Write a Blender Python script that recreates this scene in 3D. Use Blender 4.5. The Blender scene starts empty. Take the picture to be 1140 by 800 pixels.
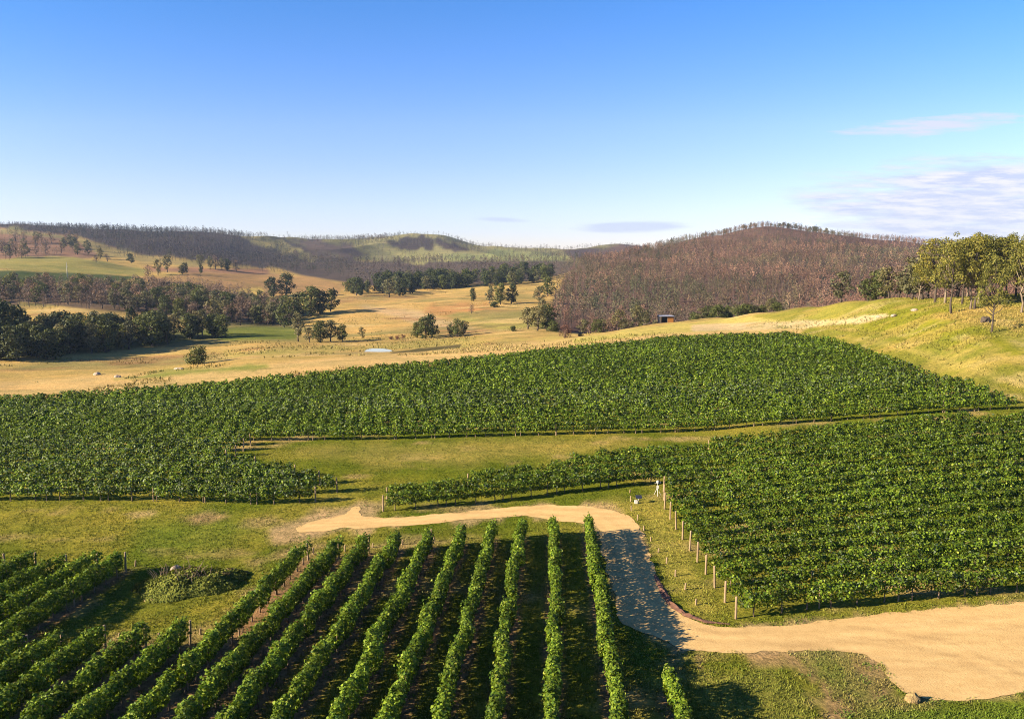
import bpy, bmesh, math, random
import numpy as np
from mathutils import Vector
from mathutils.geometry import delaunay_2d_cdt

# ------------------------------------------------------------------ camera, light, exposure
FPX, V0, CAMZ = 878.0, 285.0, 25.0            # focal length in photo pixels, horizon line, height above the near ground
PITCH = math.atan((400 - V0) / FPX)
SC = bpy.context.scene
COL = SC.collection
cam_d = bpy.data.cameras.new('camera')
cam = bpy.data.objects.new('camera', cam_d)
COL.objects.link(cam)
cam.location = (0, 0, CAMZ)
cam.rotation_euler = (math.pi / 2 - PITCH, 0, 0)
cam_d.sensor_fit = 'HORIZONTAL'
cam_d.angle = 2 * math.atan(570 / FPX)
cam_d.clip_start, cam_d.clip_end = 0.5, 30000
SC.camera = cam

SUN_EL = math.radians(22)
SUN_AZ = math.radians(20)                     # shadows run this far from +x towards +y
sdir = Vector((math.cos(SUN_AZ) * math.cos(SUN_EL), math.sin(SUN_AZ) * math.cos(SUN_EL), -math.sin(SUN_EL)))
sun_d = bpy.data.lights.new('sun', 'SUN')
sun_d.energy, sun_d.angle, sun_d.color = 5.0, math.radians(0.55), (1.0, 0.83, 0.60)
sun = bpy.data.objects.new('sun', sun_d)
COL.objects.link(sun)
sun.rotation_euler = sdir.to_track_quat('-Z', 'Y').to_euler()
sun.location = (-60, -30, 80)

W = bpy.data.worlds.new('World')
SC.world = W
W.use_nodes = True
nt = W.node_tree
nt.nodes.clear()
def wn(t, **k):
    n = nt.nodes.new(t)
    for a, b in k.items(): setattr(n, a, b)
    return n
def wl(a, b): nt.links.new(a, b)
def wmath(op, a, b=None, c=None, clamp=False):
    n = wn('ShaderNodeMath', operation=op, use_clamp=clamp)
    for i, x in enumerate((a, b, c)):
        if x is None: continue
        if isinstance(x, (int, float)): n.inputs[i].default_value = x
        else: wl(x, n.inputs[i])
    return n.outputs[0]
sky = wn('ShaderNodeTexSky', sky_type='NISHITA', sun_disc=False)
sky.sun_elevation = SUN_EL
sky.sun_rotation = math.atan2(-sdir.x, -sdir.y)
sky.altitude, sky.air_density, sky.dust_density, sky.ozone_density = 300, 1.0, 0.1, 3.5
tc = wn('ShaderNodeTexCoord')
sep = wn('ShaderNodeSeparateXYZ')
wl(tc.outputs['Generated'], sep.inputs[0])
ysafe = wmath('MAXIMUM', sep.outputs[1], 0.02)
cs = wmath('DIVIDE', sep.outputs[0], ysafe)
ct = wmath('DIVIDE', sep.outputs[2], ysafe)
comb = wn('ShaderNodeCombineXYZ')
wl(cs, comb.inputs[0]); wl(ct, comb.inputs[1])
def wnoise(sx, sy, detail, off, rough=0.55):
    m = wn('ShaderNodeMapping')
    wl(comb.outputs[0], m.inputs[0])
    m.inputs['Scale'].default_value = (sx, sy, 1)
    m.inputs['Location'].default_value = (off, off * 0.37, 0)
    n = wn('ShaderNodeTexNoise')
    n.inputs['Scale'].default_value = 1
    n.inputs['Detail'].default_value = detail
    n.inputs['Roughness'].default_value = rough
    wl(m.outputs[0], n.inputs['Vector'])
    return n.outputs['Fac']
def ellipse(s0, t0, rs, rt, slope=0.0):
    ds = wmath('DIVIDE', wmath('SUBTRACT', cs, s0), rs)
    tt = wmath('SUBTRACT', ct, t0)
    tt = wmath('SUBTRACT', tt, wmath('MULTIPLY', wmath('SUBTRACT', cs, s0), slope))
    dt = wmath('DIVIDE', tt, rt)
    r2 = wmath('ADD', wmath('MULTIPLY', ds, ds), wmath('MULTIPLY', dt, dt))
    return wmath('SUBTRACT', 1.0, r2, clamp=True)
def cloud(mask, noise, lo, gain):
    return wmath('MULTIPLY', wmath('SUBTRACT', wmath('ADD', wmath('MULTIPLY', mask, 0.55), noise), lo), gain, clamp=True)
nA = wnoise(7, 55, 7, 3.1, 0.62)
nB = wnoise(15, 150, 7, 7.7, 0.68)
bank = wmath('MULTIPLY', cloud(ellipse(0.58, 0.060, 0.28, 0.080), nA, 0.66, 3.6), wmath('MULTIPLY', ellipse(0.64, 0.055, 0.36, 0.085), 2.2, clamp=True))
wisp = wmath('MULTIPLY', wmath('MULTIPLY', cloud(ellipse(0.52, 0.160, 0.17, 0.017, 0.085), nB, 0.78, 3.6), wmath('MULTIPLY', ellipse(0.52, 0.160, 0.17, 0.022, 0.085), 1.6, clamp=True)), 0.85)
smear = wmath('MULTIPLY', wmath('MULTIPLY', cloud(ellipse(0.150, 0.036, 0.085, 0.0085, 0.02), nB, 0.50, 2.5), wmath('MULTIPLY', ellipse(0.150, 0.036, 0.085, 0.0095, 0.02), 1.5, clamp=True)), 0.9)
small = wmath('MULTIPLY', cloud(ellipse(-0.012, 0.045, 0.045, 0.004, -0.05), nB, 0.55, 2.0), wmath('MULTIPLY', ellipse(-0.012, 0.045, 0.045, 0.0045, -0.05), 0.8))
dark = wmath('ADD', smear, small, clamp=True)
bg = wn('ShaderNodeBackground')
SKY_STRENGTH = 0.050
bg.inputs['Strength'].default_value = SKY_STRENGTH
hsv = wn('ShaderNodeHueSaturation')
hsv.inputs['Saturation'].default_value = 1.2
wl(sky.outputs[0], hsv.inputs['Color'])
def wmix(a, colr, f):
    m = wn('ShaderNodeMix', data_type='RGBA')
    wl(f, m.inputs['Factor']); wl(a, m.inputs['A']); m.inputs['B'].default_value = (*colr, 1)
    return m.outputs['Result']
tint = wn('ShaderNodeMix', data_type='RGBA', blend_type='MULTIPLY')
tint.inputs['Factor'].default_value = 1
wl(hsv.outputs[0], tint.inputs['A'])
tr_ = wn('ShaderNodeValToRGB')
for _ in range(3): tr_.color_ramp.elements.new(0.5)
for e_, (p_, c_) in zip(tr_.color_ramp.elements, [(0.0, (0.80, 0.72, 0.93)), (0.08, (0.83, 0.73, 0.95)), (0.225, (1.0, 0.79, 1.02)), (0.40, (1.10, 0.86, 1.08)), (0.75, (0.75, 0.83, 1.06))]):
    e_.position = p_; e_.color = (*c_, 1)
wl(wmath('DIVIDE', ct, 0.4, clamp=True), tr_.inputs[0]); wl(tr_.outputs[0], tint.inputs['B'])
lit = wnoise(16, 120, 7, 1.3, 0.65)
c1 = wmix(tint.outputs['Result'], (2.9, 3.12, 4.0), wmath('MULTIPLY', bank, 0.85))
c1 = wmix(c1, (4.4, 4.4, 4.65), wmath('MULTIPLY', bank, wmath('MULTIPLY', wmath('SUBTRACT', lit, 0.43), 6.0, clamp=True)))
c1 = wmix(c1, (3.9, 3.75, 4.5), wmath('MULTIPLY', wisp, 0.9))
c1 = wmix(c1, (2.75, 3.02, 3.95), wmath('MULTIPLY', dark, 0.7))
wl(c1, bg.inputs['Color'])
out = wn('ShaderNodeOutputWorld')
wl(bg.outputs[0], out.inputs['Surface'])

SC.view_settings.view_transform = 'Standard'
SC.view_settings.look = 'None'
SC.view_settings.gamma = 1
SC.view_settings.use_curve_mapping = False
SC.view_settings.exposure = 2.12
SC.cycles.use_denoising = True
SC.cycles.denoising_prefilter = 'NONE'
SC.cycles.filter_width = 1.0
SC.cycles.use_adaptive_sampling = False
SC.cycles.max_bounces = 5
SC.cycles.diffuse_bounces = 2
SC.cycles.glossy_bounces = 1
SC.cycles.transmission_bounces = 3
SC.cycles.transparent_max_bounces = 4
SC.cycles.caustics_reflective = False
SC.cycles.caustics_refractive = False

RNG = np.random.default_rng(11)
random.seed(5)

# ------------------------------------------------------------------ small numeric helpers
def _hash(ix, iy, seed):
    h = (ix.astype(np.int64) * 374761393 + iy.astype(np.int64) * 668265263 + seed * 974634777) & 0x7fffffff
    h = ((h ^ (h >> 13)) * 1274126177) & 0x7fffffff
    h = h ^ (h >> 16)
    return (h & 0xffff) / 65535.0
def vnoise(x, y, seed=0):
    x = np.asarray(x, float); y = np.asarray(y, float)
    ix = np.floor(x); iy = np.floor(y)
    fx = x - ix; fy = y - iy
    fx = fx * fx * (3 - 2 * fx); fy = fy * fy * (3 - 2 * fy)
    a = _hash(ix, iy, seed); b = _hash(ix + 1, iy, seed); c = _hash(ix, iy + 1, seed); d = _hash(ix + 1, iy + 1, seed)
    return (a * (1 - fx) + b * fx) * (1 - fy) + (c * (1 - fx) + d * fx) * fy
def fbm(x, y, seed=0, oct=4):
    s, a, t = 0, 0.5, 0
    for i in range(oct):
        s = s + a * vnoise(x * 2 ** i, y * 2 ** i, seed + i * 17); t += a; a *= 0.5
    return s / t                                # 0..1
def sstep(a, b, x):
    t = np.clip((np.asarray(x, float) - a) / (b - a), 0, 1)
    return t * t * (3 - 2 * t)
def pchip(xk, yk, x):
    xk = np.asarray(xk, float); yk = np.asarray(yk, float)
    h = np.diff(xk); d = np.diff(yk) / h
    m = np.zeros_like(yk)
    for i in range(1, len(xk) - 1):
        if d[i - 1] * d[i] > 0:
            w1 = 2 * h[i] + h[i - 1]; w2 = h[i] + 2 * h[i - 1]
            m[i] = (w1 + w2) / (w1 / d[i - 1] + w2 / d[i])
    m[0] = d[0]; m[-1] = d[-1]
    x = np.clip(x, xk[0], xk[-1])
    i = np.clip(np.searchsorted(xk, x) - 1, 0, len(h) - 1)
    t = (x - xk[i]) / h[i]
    return ((2 * t**3 - 3 * t**2 + 1) * yk[i] + (t**3 - 2 * t**2 + t) * h[i] * m[i]
            + (-2 * t**3 + 3 * t**2) * yk[i + 1] + (t**3 - t**2) * h[i] * m[i + 1])

def tan_v(v):                                    # elevation slope of a photo row, per metre of depth
    return np.tan(np.arctan((400 - np.asarray(v, float)) / FPX) - PITCH)
CP, SP = math.cos(PITCH), math.sin(PITCH)

# ------------------------------------------------------------------ the lie of the land
# for each direction: depth (m) and the elevation angle under which the ground there is seen, or ('z', height)
NEAR0 = [('z', 1.5, 20), ('z', 1.45, 33), ('z', 0.55, 52)]
LAND = {
 -150: [('z', -0.1, 72), ('z', 0, 82), (450, 139), (413, 222), (388, 285), (372, 330), (352, 400), (332, 480), (303, 620), (290, 720), (270, 950), (257, 1250), (254, 1330), (268, 1800), (275, 3200)],
 0:    [('z', -0.1, 72), ('z', 0, 82), (448, 141), (407, 238), (384, 290), (368, 340), (350, 400), (336, 470), (305, 620), (290, 720), (270, 950), (255, 1250), (252, 1340), (266, 1800), (275, 3200)],
 75:   [('z', -0.1, 72), ('z', 0, 82), (443, 145), (398, 262), (380, 305), (365, 350), (345, 410), (333, 480), (308, 640), (291, 740), (272, 960), (256, 1250), (253, 1350), (266, 1800), (275, 3200)],
 150:  [('z', -0.1, 72), ('z', 0, 85), (438, 149), (389, 292), (376, 330), (366, 370), (351, 420), (330, 540), (308, 680), (296, 770), (277, 980), (258, 1300), (255, 1400), (268, 1900), (275, 3200)],
 225:  [('z', -0.1, 72), ('z', 0, 90), (432, 154), (382, 310), (372, 350), (363, 400), (346, 480), (326, 580), (312, 680), (300, 770), (283, 1000), (261, 1400), (258, 1500), (272, 2000), (277, 3200)],
 300:  [('z', -0.1, 72), ('z', 0, 95), (425, 159), (378, 318), (368, 380), (360, 430), (345, 500), (330, 600), (314, 700), (302, 810), (287, 1100), (268, 1600), (266, 1720), (277, 2300), (278, 3200)],
 375:  [('z', -0.1, 72), ('z', 0, 95), (418, 165), (380, 315), (370, 375), (352, 450), (336, 550), (324, 650), (308, 790), (298, 950), (284, 1300), (268, 1800), (267, 1950), (276, 2500), (277, 3200)],
 450:  [('z', -0.1, 72), ('z', 0, 98), (410, 172), (389, 260), (374, 335), (352, 440), (337, 540), (327, 640), (313, 780), (301, 950), (284, 1400), (264, 1950), (263, 2050), (277, 2600), (277, 3200)],
 490:  [('z', -0.05, 72), ('z', .1, 100), (406, 177), (387, 262), (372, 340), (352, 430), (337, 530), (326, 640), (313, 790), (302, 950), (284, 1450), (263, 1950), (262, 2060), (277, 2600), (277, 3200)],
 520:  [('z', -0.05, 72), ('z', .15, 100), (403, 179), (383, 268), (370, 338), (351, 425), (336, 525), (325, 635), (312, 790), (301, 970), (285, 1470), (273, 1950), (272, 2060), (277, 2600), (277, 3200)],
 540:  [('z', -0.05, 72), ('z', .2, 100), (401, 182), (380, 275), (369, 335), (350, 420), (336, 520), (324, 630), (312, 790), (300, 1000), (285, 1500), (276, 1900), (276, 2200), (276, 2600), (277, 3200)],
 600:  [('z', -0.05, 72), ('z', .3, 102), (394, 190), (376, 280), (366, 330), (352, 400), (334, 520), (322, 630), (310, 800), (299, 1000), (286, 1500), (279, 1900), (278, 2200), (279, 2600), (279, 3200)],
 640:  [('z', -0.05, 72), ('z', .4, 104), (390, 195), (373, 285), (369, 325), (360, 380), (335, 520), (316, 650), (303, 800), (296, 950), (288, 1300), (282, 1700), (279, 2200), (280, 2600), (280, 3200)],
 680:  [('z', -0.05, 72), ('z', .5, 105), (386, 200), (369, 290), (378, 330), (356, 420), (326, 560), (308, 700), (296, 850), (289, 980), (292, 1250), (284, 1700), (274, 2200), (276, 2600), (278, 3200)],
 720:  [('z', -0.05, 72), ('z', .6, 106), (383, 202), (361, 300), (376, 340), (354, 425), (322, 580), (303, 740), (288, 900), (280, 1020), (290, 1350), (283, 1800), (276, 2300), (278, 3200)],
 750:  [('z', -0.05, 72), ('z', .7, 108), (380, 204), (358, 300), (375, 342), (354, 425), (321, 590), (299, 750), (283, 930), (272, 1080), (282, 1500), (283, 2000), (281, 3200)],
 800:  [('z', -0.05, 72), ('z', .9, 109), (377, 207), (353, 285), (376, 335), (353, 425), (318, 600), (292, 790), (274, 970), (262, 1120), (275, 1600), (283, 2200), (281, 3200)],
 850:  [('z', 0.25, 60), ('z', .8, 86), ('z', 1.5, 110), (374, 208), (348, 265), (378, 325), (352, 425), (312, 630), (284, 840), (263, 1040), (251, 1150), (270, 1600), (283, 2200), (281, 3200)],
 900:  [('z', 0.30, 60), ('z', 1.0, 86), ('z', 1.8, 110), (371, 206), (341, 250), (374, 310), (348, 425), (310, 640), (284, 840), (265, 1040), (255, 1140), (272, 1600), (283, 2200), (281, 3200)],
 950:  [('z', 0.40, 60), ('z', 1.2, 86), ('z', 2.2, 110), (387, 172), (362, 198), (335, 230), (366, 290), (344, 425), (308, 640), (285, 850), (271, 1050), (264, 1140), (276, 1600), (283, 2200), (281, 3200)],
 1000: [('z', 0.45, 60), ('z', 1.4, 86), ('z', 2.6, 111), (405, 146), (366, 177), (331, 212), (358, 275), (340, 425), (306, 640), (287, 850), (277, 1050), (271, 1140), (280, 1600), (283, 2200), (281, 3200)],
 1050: [('z', 0.50, 60), ('z', 1.5, 86), ('z', 2.9, 112), (424, 132), (368, 158), (346, 176), (332, 202), (352, 270), (336, 425), (306, 640), (290, 850), (282, 1050), (276, 1140), (281, 1600), (283, 2200), (281, 3200)],
 1100: [('z', 0.55, 60), ('z', 1.6, 86), ('z', 3.0, 112), (436, 120), (385, 140), (363, 152), (340, 175), (330, 195), (346, 260), (332, 425), (306, 640), (292, 850), (284, 1050), (280, 1140), (282, 1600), (283, 2200), (281, 3200)],
 1140: [('z', 0.60, 60), ('z', 1.7, 86), ('z', 3.1, 112), (448, 116), (398, 131), (362, 152), (338, 172), (328, 190), (342, 255), (330, 425), (306, 640), (293, 850), (286, 1050), (282, 1140), (283, 1600), (283, 2200), (281, 3200)],
 1260: [('z', 0.70, 60), ('z', 1.9, 86), ('z', 3.2, 110), (455, 113), (405, 127), (362, 147), (334, 168), (322, 188), (335, 250), (328, 425), (306, 640), (294, 850), (288, 1050), (284, 1140), (283, 1600), (283, 2200), (281, 3200)],
}
NLY, NS = 900, 760
LY = np.linspace(math.log(18), math.log(3200), NLY)
cols_u = sorted(LAND)
S_k, Z_k = [], []
for u in cols_u:
    ks, zs = [], []
    for k in NEAR0 + LAND[u]:
        if k[0] == 'z': ks.append(k[2]); zs.append(k[1])
        else: ks.append(k[1]); zs.append(CAMZ + float(tan_v(k[0])) * k[1])
    S_k.append((u - 570) / FPX * CP)
    Z_k.append(pchip(np.log(ks), zs, LY))
S_k = np.array([-3.2, -1.4] + S_k + [1.4, 3.2]); Z_k = np.array([Z_k[0], Z_k[0]] + Z_k + [Z_k[-1], Z_k[-1]])
SG = np.linspace(-1.5, 1.5, NS)
ZT = np.empty((NS, NLY))
for j in range(NLY): ZT[:, j] = pchip(S_k, Z_k[:, j], SG)
for _ in range(2):                               # soften the joints between directions
    ZP = np.pad(ZT, ((3, 3), (0, 0)), mode='edge')
    ZT = sum(ZP[i:i + NS] for i in range(7)) / 7
def zf(x, y):
    x = np.asarray(x, float); y = np.asarray(y, float)
    yc = np.clip(y, 18.5, 3190)
    fs = np.clip((x / yc - SG[0]) / (SG[1] - SG[0]), 0, NS - 1.001)
    fl = np.clip((np.log(yc) - LY[0]) / (LY[1] - LY[0]), 0, NLY - 1.001)
    i = fs.astype(int); j = fl.astype(int); a = fs - i; b = fl - j
    z = (ZT[i, j] * (1 - a) + ZT[i + 1, j] * a) * (1 - b) + (ZT[i, j + 1] * (1 - a) + ZT[i + 1, j + 1] * a) * b
    far = sstep(350, 900, y)
    z = z + far * ((fbm(x / 170, y / 170, 3, 3) - 0.5) * 18 - sstep(900, 1300, y) * np.abs(fbm(x / 210 + 7, y / 420, 5, 3) - 0.5) * 34 + sstep(900, 1300, y) * 5) + sstep(240, 420, y) * (fbm(x / 45, y / 45, 8, 2) - 0.5) * 1.8
    z = z + sstep(120, 150, y) * (fbm(x / 14, y / 14, 9, 2) - 0.5) * 0.5 * (1 - far) + (fbm(x / 7, y / 7, 21, 2) - 0.5) * 0.10
    return z
def to_px(x, y, z):
    T = (z - CAMZ) / y
    fw = CP - T * SP; up = SP + T * CP
    return 570 + FPX * (x / y) / fw, 400 - FPX * up / fw
MARCH = np.exp(np.linspace(math.log(20), math.log(3150), 2600))
def ground(u, v):
    """where the line of sight through a photo pixel first meets the ground"""
    u = np.atleast_1d(np.asarray(u, float)); v = np.atleast_1d(np.asarray(v, float))
    T = tan_v(v); s = (u - 570) / FPX * (CP - T * SP)
    o = np.empty((len(u), 3))
    for k in range(len(u)):
        d = CAMZ + T[k] * MARCH - zf(s[k] * MARCH, MARCH)
        i = np.argmax(d < 0)
        if d[i] >= 0: i = len(MARCH) - 1
        i = max(i, 1)
        f = d[i - 1] / (d[i - 1] - d[i]) if d[i] < 0 else 1
        y = MARCH[i - 1] + f * (MARCH[i] - MARCH[i - 1])
        o[k] = (s[k] * y, y, 0)
    o[:, 2] = zf(o[:, 0], o[:, 1])
    return o
def ground_near(u, v, ymax=330):
    p = ground(u, v)[0]
    while p[1] > ymax: v += 0.4; p = ground(u, v)[0]
    return p
def crest(u):
    s_ = (u - 570) / FPX * CP; y = np.arange(190, 330, 1.0)
    yc = y[np.argmax((zf(s_ * y, y) - CAMZ) / y)]
    return s_, yc
def gpoly(pts):
    a = np.array(pts, float)
    return ground(a[:, 0], a[:, 1])
def inside(px, py, poly):
    poly = np.asarray(poly, float); r = np.zeros(px.shape, bool)
    x0, y0 = poly[:, 0], poly[:, 1]; x1, y1 = np.roll(x0, -1), np.roll(y0, -1)
    for a, b, c, d in zip(x0, y0, x1, y1):
        if b == d: continue
        m = ((b > py) != (d > py)) & (px < (c - a) * (py - b) / (d - b) + a)
        r ^= m
    return r
def sdist(px, py, poly):
    """signed distance to a polygon, positive inside"""
    poly = np.asarray(poly, float); d = np.full(px.shape, 1e18)
    for (a, b), (c, e) in zip(poly, np.roll(poly, -1, axis=0)):
        vx, vy = c - a, e - b
        t = np.clip(((px - a) * vx + (py - b) * vy) / (vx * vx + vy * vy + 1e-12), 0, 1)
        d = np.minimum(d, (px - a - t * vx) ** 2 + (py - b - t * vy) ** 2)
    d = np.sqrt(d)
    return np.where(inside(px, py, poly), d, -d)

# ------------------------------------------------------------------ mesh and object helpers
def raw_mesh(name, verts, quads=None, tris=None, col=None, smooth=False):
    me = bpy.data.meshes.new(name)
    verts = np.asarray(verts, np.float32)
    q = np.zeros((0, 4), np.int32) if quads is None else np.asarray(quads, np.int32)
    t = np.zeros((0, 3), np.int32) if tris is None else np.asarray(tris, np.int32)
    me.vertices.add(len(verts)); me.vertices.foreach_set('co', verts.ravel())
    nl = q.size + t.size
    me.loops.add(nl); me.loops.foreach_set('vertex_index', np.concatenate([q.ravel(), t.ravel()]))
    me.polygons.add(len(q) + len(t))
    me.polygons.foreach_set('loop_start', np.concatenate([np.arange(len(q)) * 4, q.size + np.arange(len(t)) * 3]).astype(np.int32))
    if smooth: me.polygons.foreach_set('use_smooth', np.ones(len(q) + len(t), bool))
    me.update(calc_edges=True)
    if col is not None:
        col = np.asarray(col, np.float32)
        if col.shape[1] == 3: col = np.hstack([col, np.ones((len(col), 1), np.float32)])
        at = me.attributes.new('col', 'FLOAT_COLOR', 'POINT' if len(col) == len(verts) and len(col) != len(q) + len(t) else 'FACE')
        at.data.foreach_set('color', col.ravel())
    return me
def link(name, data, mat=None, parent=None, loc=None):
    o = bpy.data.objects.new(name, data)
    COL.objects.link(o)
    if mat is not None and data is not None and not data.materials: data.materials.append(mat)
    if parent is not None: o.parent = parent
    if loc is not None: o.location = loc
    return o
def tag(o, label=None, cat=None, group=None, kind=None):
    if label: o['label'] = label
    if cat: o['category'] = cat
    if group: o['group'] = group
    if kind: o['kind'] = kind
    return o
class MB:
    """collects simple shapes for one mesh"""
    def __init__(s): s.v = []; s.f = []
    def box(s, c, size, rz=0, tilt=0):
        b = len(s.v); ca, sa = math.cos(rz), math.sin(rz); ct_, st_ = math.cos(tilt), math.sin(tilt)
        for dx in (-.5, .5):
            for dy in (-.5, .5):
                for dz in (-.5, .5):
                    x, y, z = dx * size[0], dy * size[1], dz * size[2]
                    y, z = y * ct_ - z * st_, y * st_ + z * ct_
                    s.v.append((c[0] + x * ca - y * sa, c[1] + x * sa + y * ca, c[2] + z))
        for f in ((0, 1, 3, 2), (4, 6, 7, 5), (0, 4, 5, 1), (2, 3, 7, 6), (0, 2, 6, 4), (1, 5, 7, 3)): s.f.append(tuple(b + i for i in f))
        return s
    def tube(s, path, rad, n=6):
        b = len(s.v); path = [Vector(p) for p in path]
        if not hasattr(rad, '__len__'): rad = [rad] * len(path)
        for i, p in enumerate(path):
            t = (path[min(i + 1, len(path) - 1)] - path[max(i - 1, 0)]).normalized()
            a = t.cross(Vector((0, 1, 0.01)) if abs(t.y) < 0.9 else Vector((1, 0, 0.01))).normalized(); c = t.cross(a)
            for k in range(n):
                an = 2 * math.pi * k / n
                s.v.append(tuple(p + a * (math.cos(an) * rad[i]) + c * (math.sin(an) * rad[i])))
        for i in range(len(path) - 1):
            for k in range(n):
                s.f.append((b + i * n + k, b + i * n + (k + 1) % n, b + (i + 1) * n + (k + 1) % n, b + (i + 1) * n + k))
        s.f.append(tuple(b + k for k in range(n))[::-1]); s.f.append(tuple(b + (len(path) - 1) * n + k for k in range(n)))
        return s
    def mesh(s, name, smooth=False):
        me = bpy.data.meshes.new(name); me.from_pydata(s.v, [], s.f)
        if smooth: me.polygons.foreach_set('use_smooth', [True] * len(me.polygons))
        me.update(); return me

# ------------------------------------------------------------------ materials
def new_mat(name):
    m = bpy.data.materials.new(name); m.use_nodes = True
    t = m.node_tree
    for n in list(t.nodes): t.nodes.remove(n)
    return m, t
def N(t, typ, **k):
    n = t.nodes.new(typ)
    for a, b in k.items(): setattr(n, a, b)
    return n
def noise_node(t, scale, detail=4, rough=0.6, vec=None, squash=None):
    n = N(t, 'ShaderNodeTexNoise')
    n.inputs['Scale'].default_value = scale; n.inputs['Detail'].default_value = detail; n.inputs['Roughness'].default_value = rough
    if vec is None: vec = N(t, 'ShaderNodeNewGeometry').outputs['Position']
    if squash:
        mp = N(t, 'ShaderNodeMapping'); mp.inputs['Scale'].default_value = squash
        t.links.new(vec, mp.inputs[0]); vec = mp.outputs[0]
    t.links.new(vec, n.inputs['Vector'])
    return n.outputs['Fac']
def ramp(t, fac, stops):
    r = N(t, 'ShaderNodeValToRGB')
    while len(r.color_ramp.elements) < len(stops): r.color_ramp.elements.new(0.5)
    for e, (p, c) in zip(r.color_ramp.elements, stops):
        e.position = p; e.color = (*c, 1)
    t.links.new(fac, r.inputs[0])
    return r.outputs[0]
def mixc(t, a, b, f, mode='MIX'):
    m = N(t, 'ShaderNodeMix', data_type='RGBA', blend_type=mode)
    for sock, x in (('Factor', f), ('A', a), ('B', b)):
        if isinstance(x, (int, float)): m.inputs[sock].default_value = x
        elif isinstance(x, tuple): m.inputs[sock].default_value = (*x, 1)
        else: t.links.new(x, m.inputs[sock])
    return m.outputs['Result']
def leaf_mat(name, trans=0.3, rough=0.5, spec=0.35, vary=0.0, gain=1.0):
    m, t = new_mat(name)
    a = N(t, 'ShaderNodeAttribute', attribute_name='col').outputs['Color']
    gain *= 0.74
    if gain != 1: a = mixc(t, a, (gain, gain, gain), 1.0, 'MULTIPLY')
    if vary:
        oi = N(t, 'ShaderNodeObjectInfo').outputs['Random']
        a = mixc(t, a, ramp(t, oi, [(0, (0.62, 0.66, 0.7)), (0.5, (1, 1, 1)), (1, (1.35, 1.18, 0.95))]), vary, 'MULTIPLY')
    p = N(t, 'ShaderNodeBsdfPrincipled')
    p.inputs['Roughness'].default_value = rough; p.inputs['Specular IOR Level'].default_value = spec
    t.links.new(a, p.inputs['Base Color'])
    tr = N(t, 'ShaderNodeBsdfTranslucent')
    t.links.new(mixc(t, a, (1.35, 1.25, 0.55), 1.0, 'MULTIPLY'), tr.inputs['Color'])
    mx = N(t, 'ShaderNodeMixShader'); mx.inputs[0].default_value = trans
    t.links.new(p.outputs[0], mx.inputs[1]); t.links.new(tr.outputs[0], mx.inputs[2])
    o = N(t, 'ShaderNodeOutputMaterial'); t.links.new(mx.outputs[0], o.inputs['Surface'])
    return m
def solid_mat(name, stops, scale=3.0, rough=0.85, bump=0.0, spec=0.2, squash=None, detail=5, local=False):
    m, t = new_mat(name)
    vec = N(t, 'ShaderNodeTexCoord').outputs['Object'] if local else None
    f = noise_node(t, scale, detail, 0.65, vec, squash)
    p = N(t, 'ShaderNodeBsdfPrincipled')
    p.inputs['Roughness'].default_value = rough; p.inputs['Specular IOR Level'].default_value = spec
    t.links.new(ramp(t, f, [(a_, tuple(0.76 * q for q in c_)) for a_, c_ in stops]), p.inputs['Base Color'])
    if bump:
        b = N(t, 'ShaderNodeBump'); b.inputs['Strength'].default_value = 1; b.inputs['Distance'].default_value = bump
        t.links.new(f, b.inputs['Height']); t.links.new(b.outputs[0], p.inputs['Normal'])
    o = N(t, 'ShaderNodeOutputMaterial'); t.links.new(p.outputs[0], o.inputs['Surface'])
    return m
M_VINE = leaf_mat('vine_leaves', 0.26, 0.55, 0.10, gain=1.24)
M_TREE = leaf_mat('tree_leaves', 0.20, 0.6, 0.12, vary=0.8, gain=1.03)
M_GUM = leaf_mat('gum_leaves', 0.30, 0.6, 0.12, vary=0.7, gain=1.08)
M_FOREST = leaf_mat('forest_twigs', 0.12, 0.8, 0.1)
M_BARK = solid_mat('bark', [(0.25, (0.03, 0.024, 0.019)), (0.6, (0.085, 0.066, 0.05)), (0.8, (0.17, 0.14, 0.11))], 2.5, 0.9, 0.03, squash=(1, 1, 0.25), local=True)
M_PALEBARK = solid_mat('pale_bark', [(0.25, (0.09, 0.066, 0.048)), (0.55, (0.21, 0.165, 0.115)), (0.8, (0.36, 0.30, 0.22))], 1.5, 0.85, 0.02, squash=(1, 1, 0.3), local=True)
M_POST = solid_mat('post_timber', [(0.25, (0.16, 0.11, 0.065)), (0.55, (0.28, 0.205, 0.125)), (0.8, (0.40, 0.31, 0.20))], 6, 0.85, 0.004, squash=(1, 1, 0.2), local=True)
M_TRUNK = solid_mat('vine_bark', [(0.3, (0.10, 0.07, 0.045)), (0.7, (0.24, 0.18, 0.12))], 14, 0.9, 0.01, squash=(1, 1, 0.3), local=True)
M_ROAD = None

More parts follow.
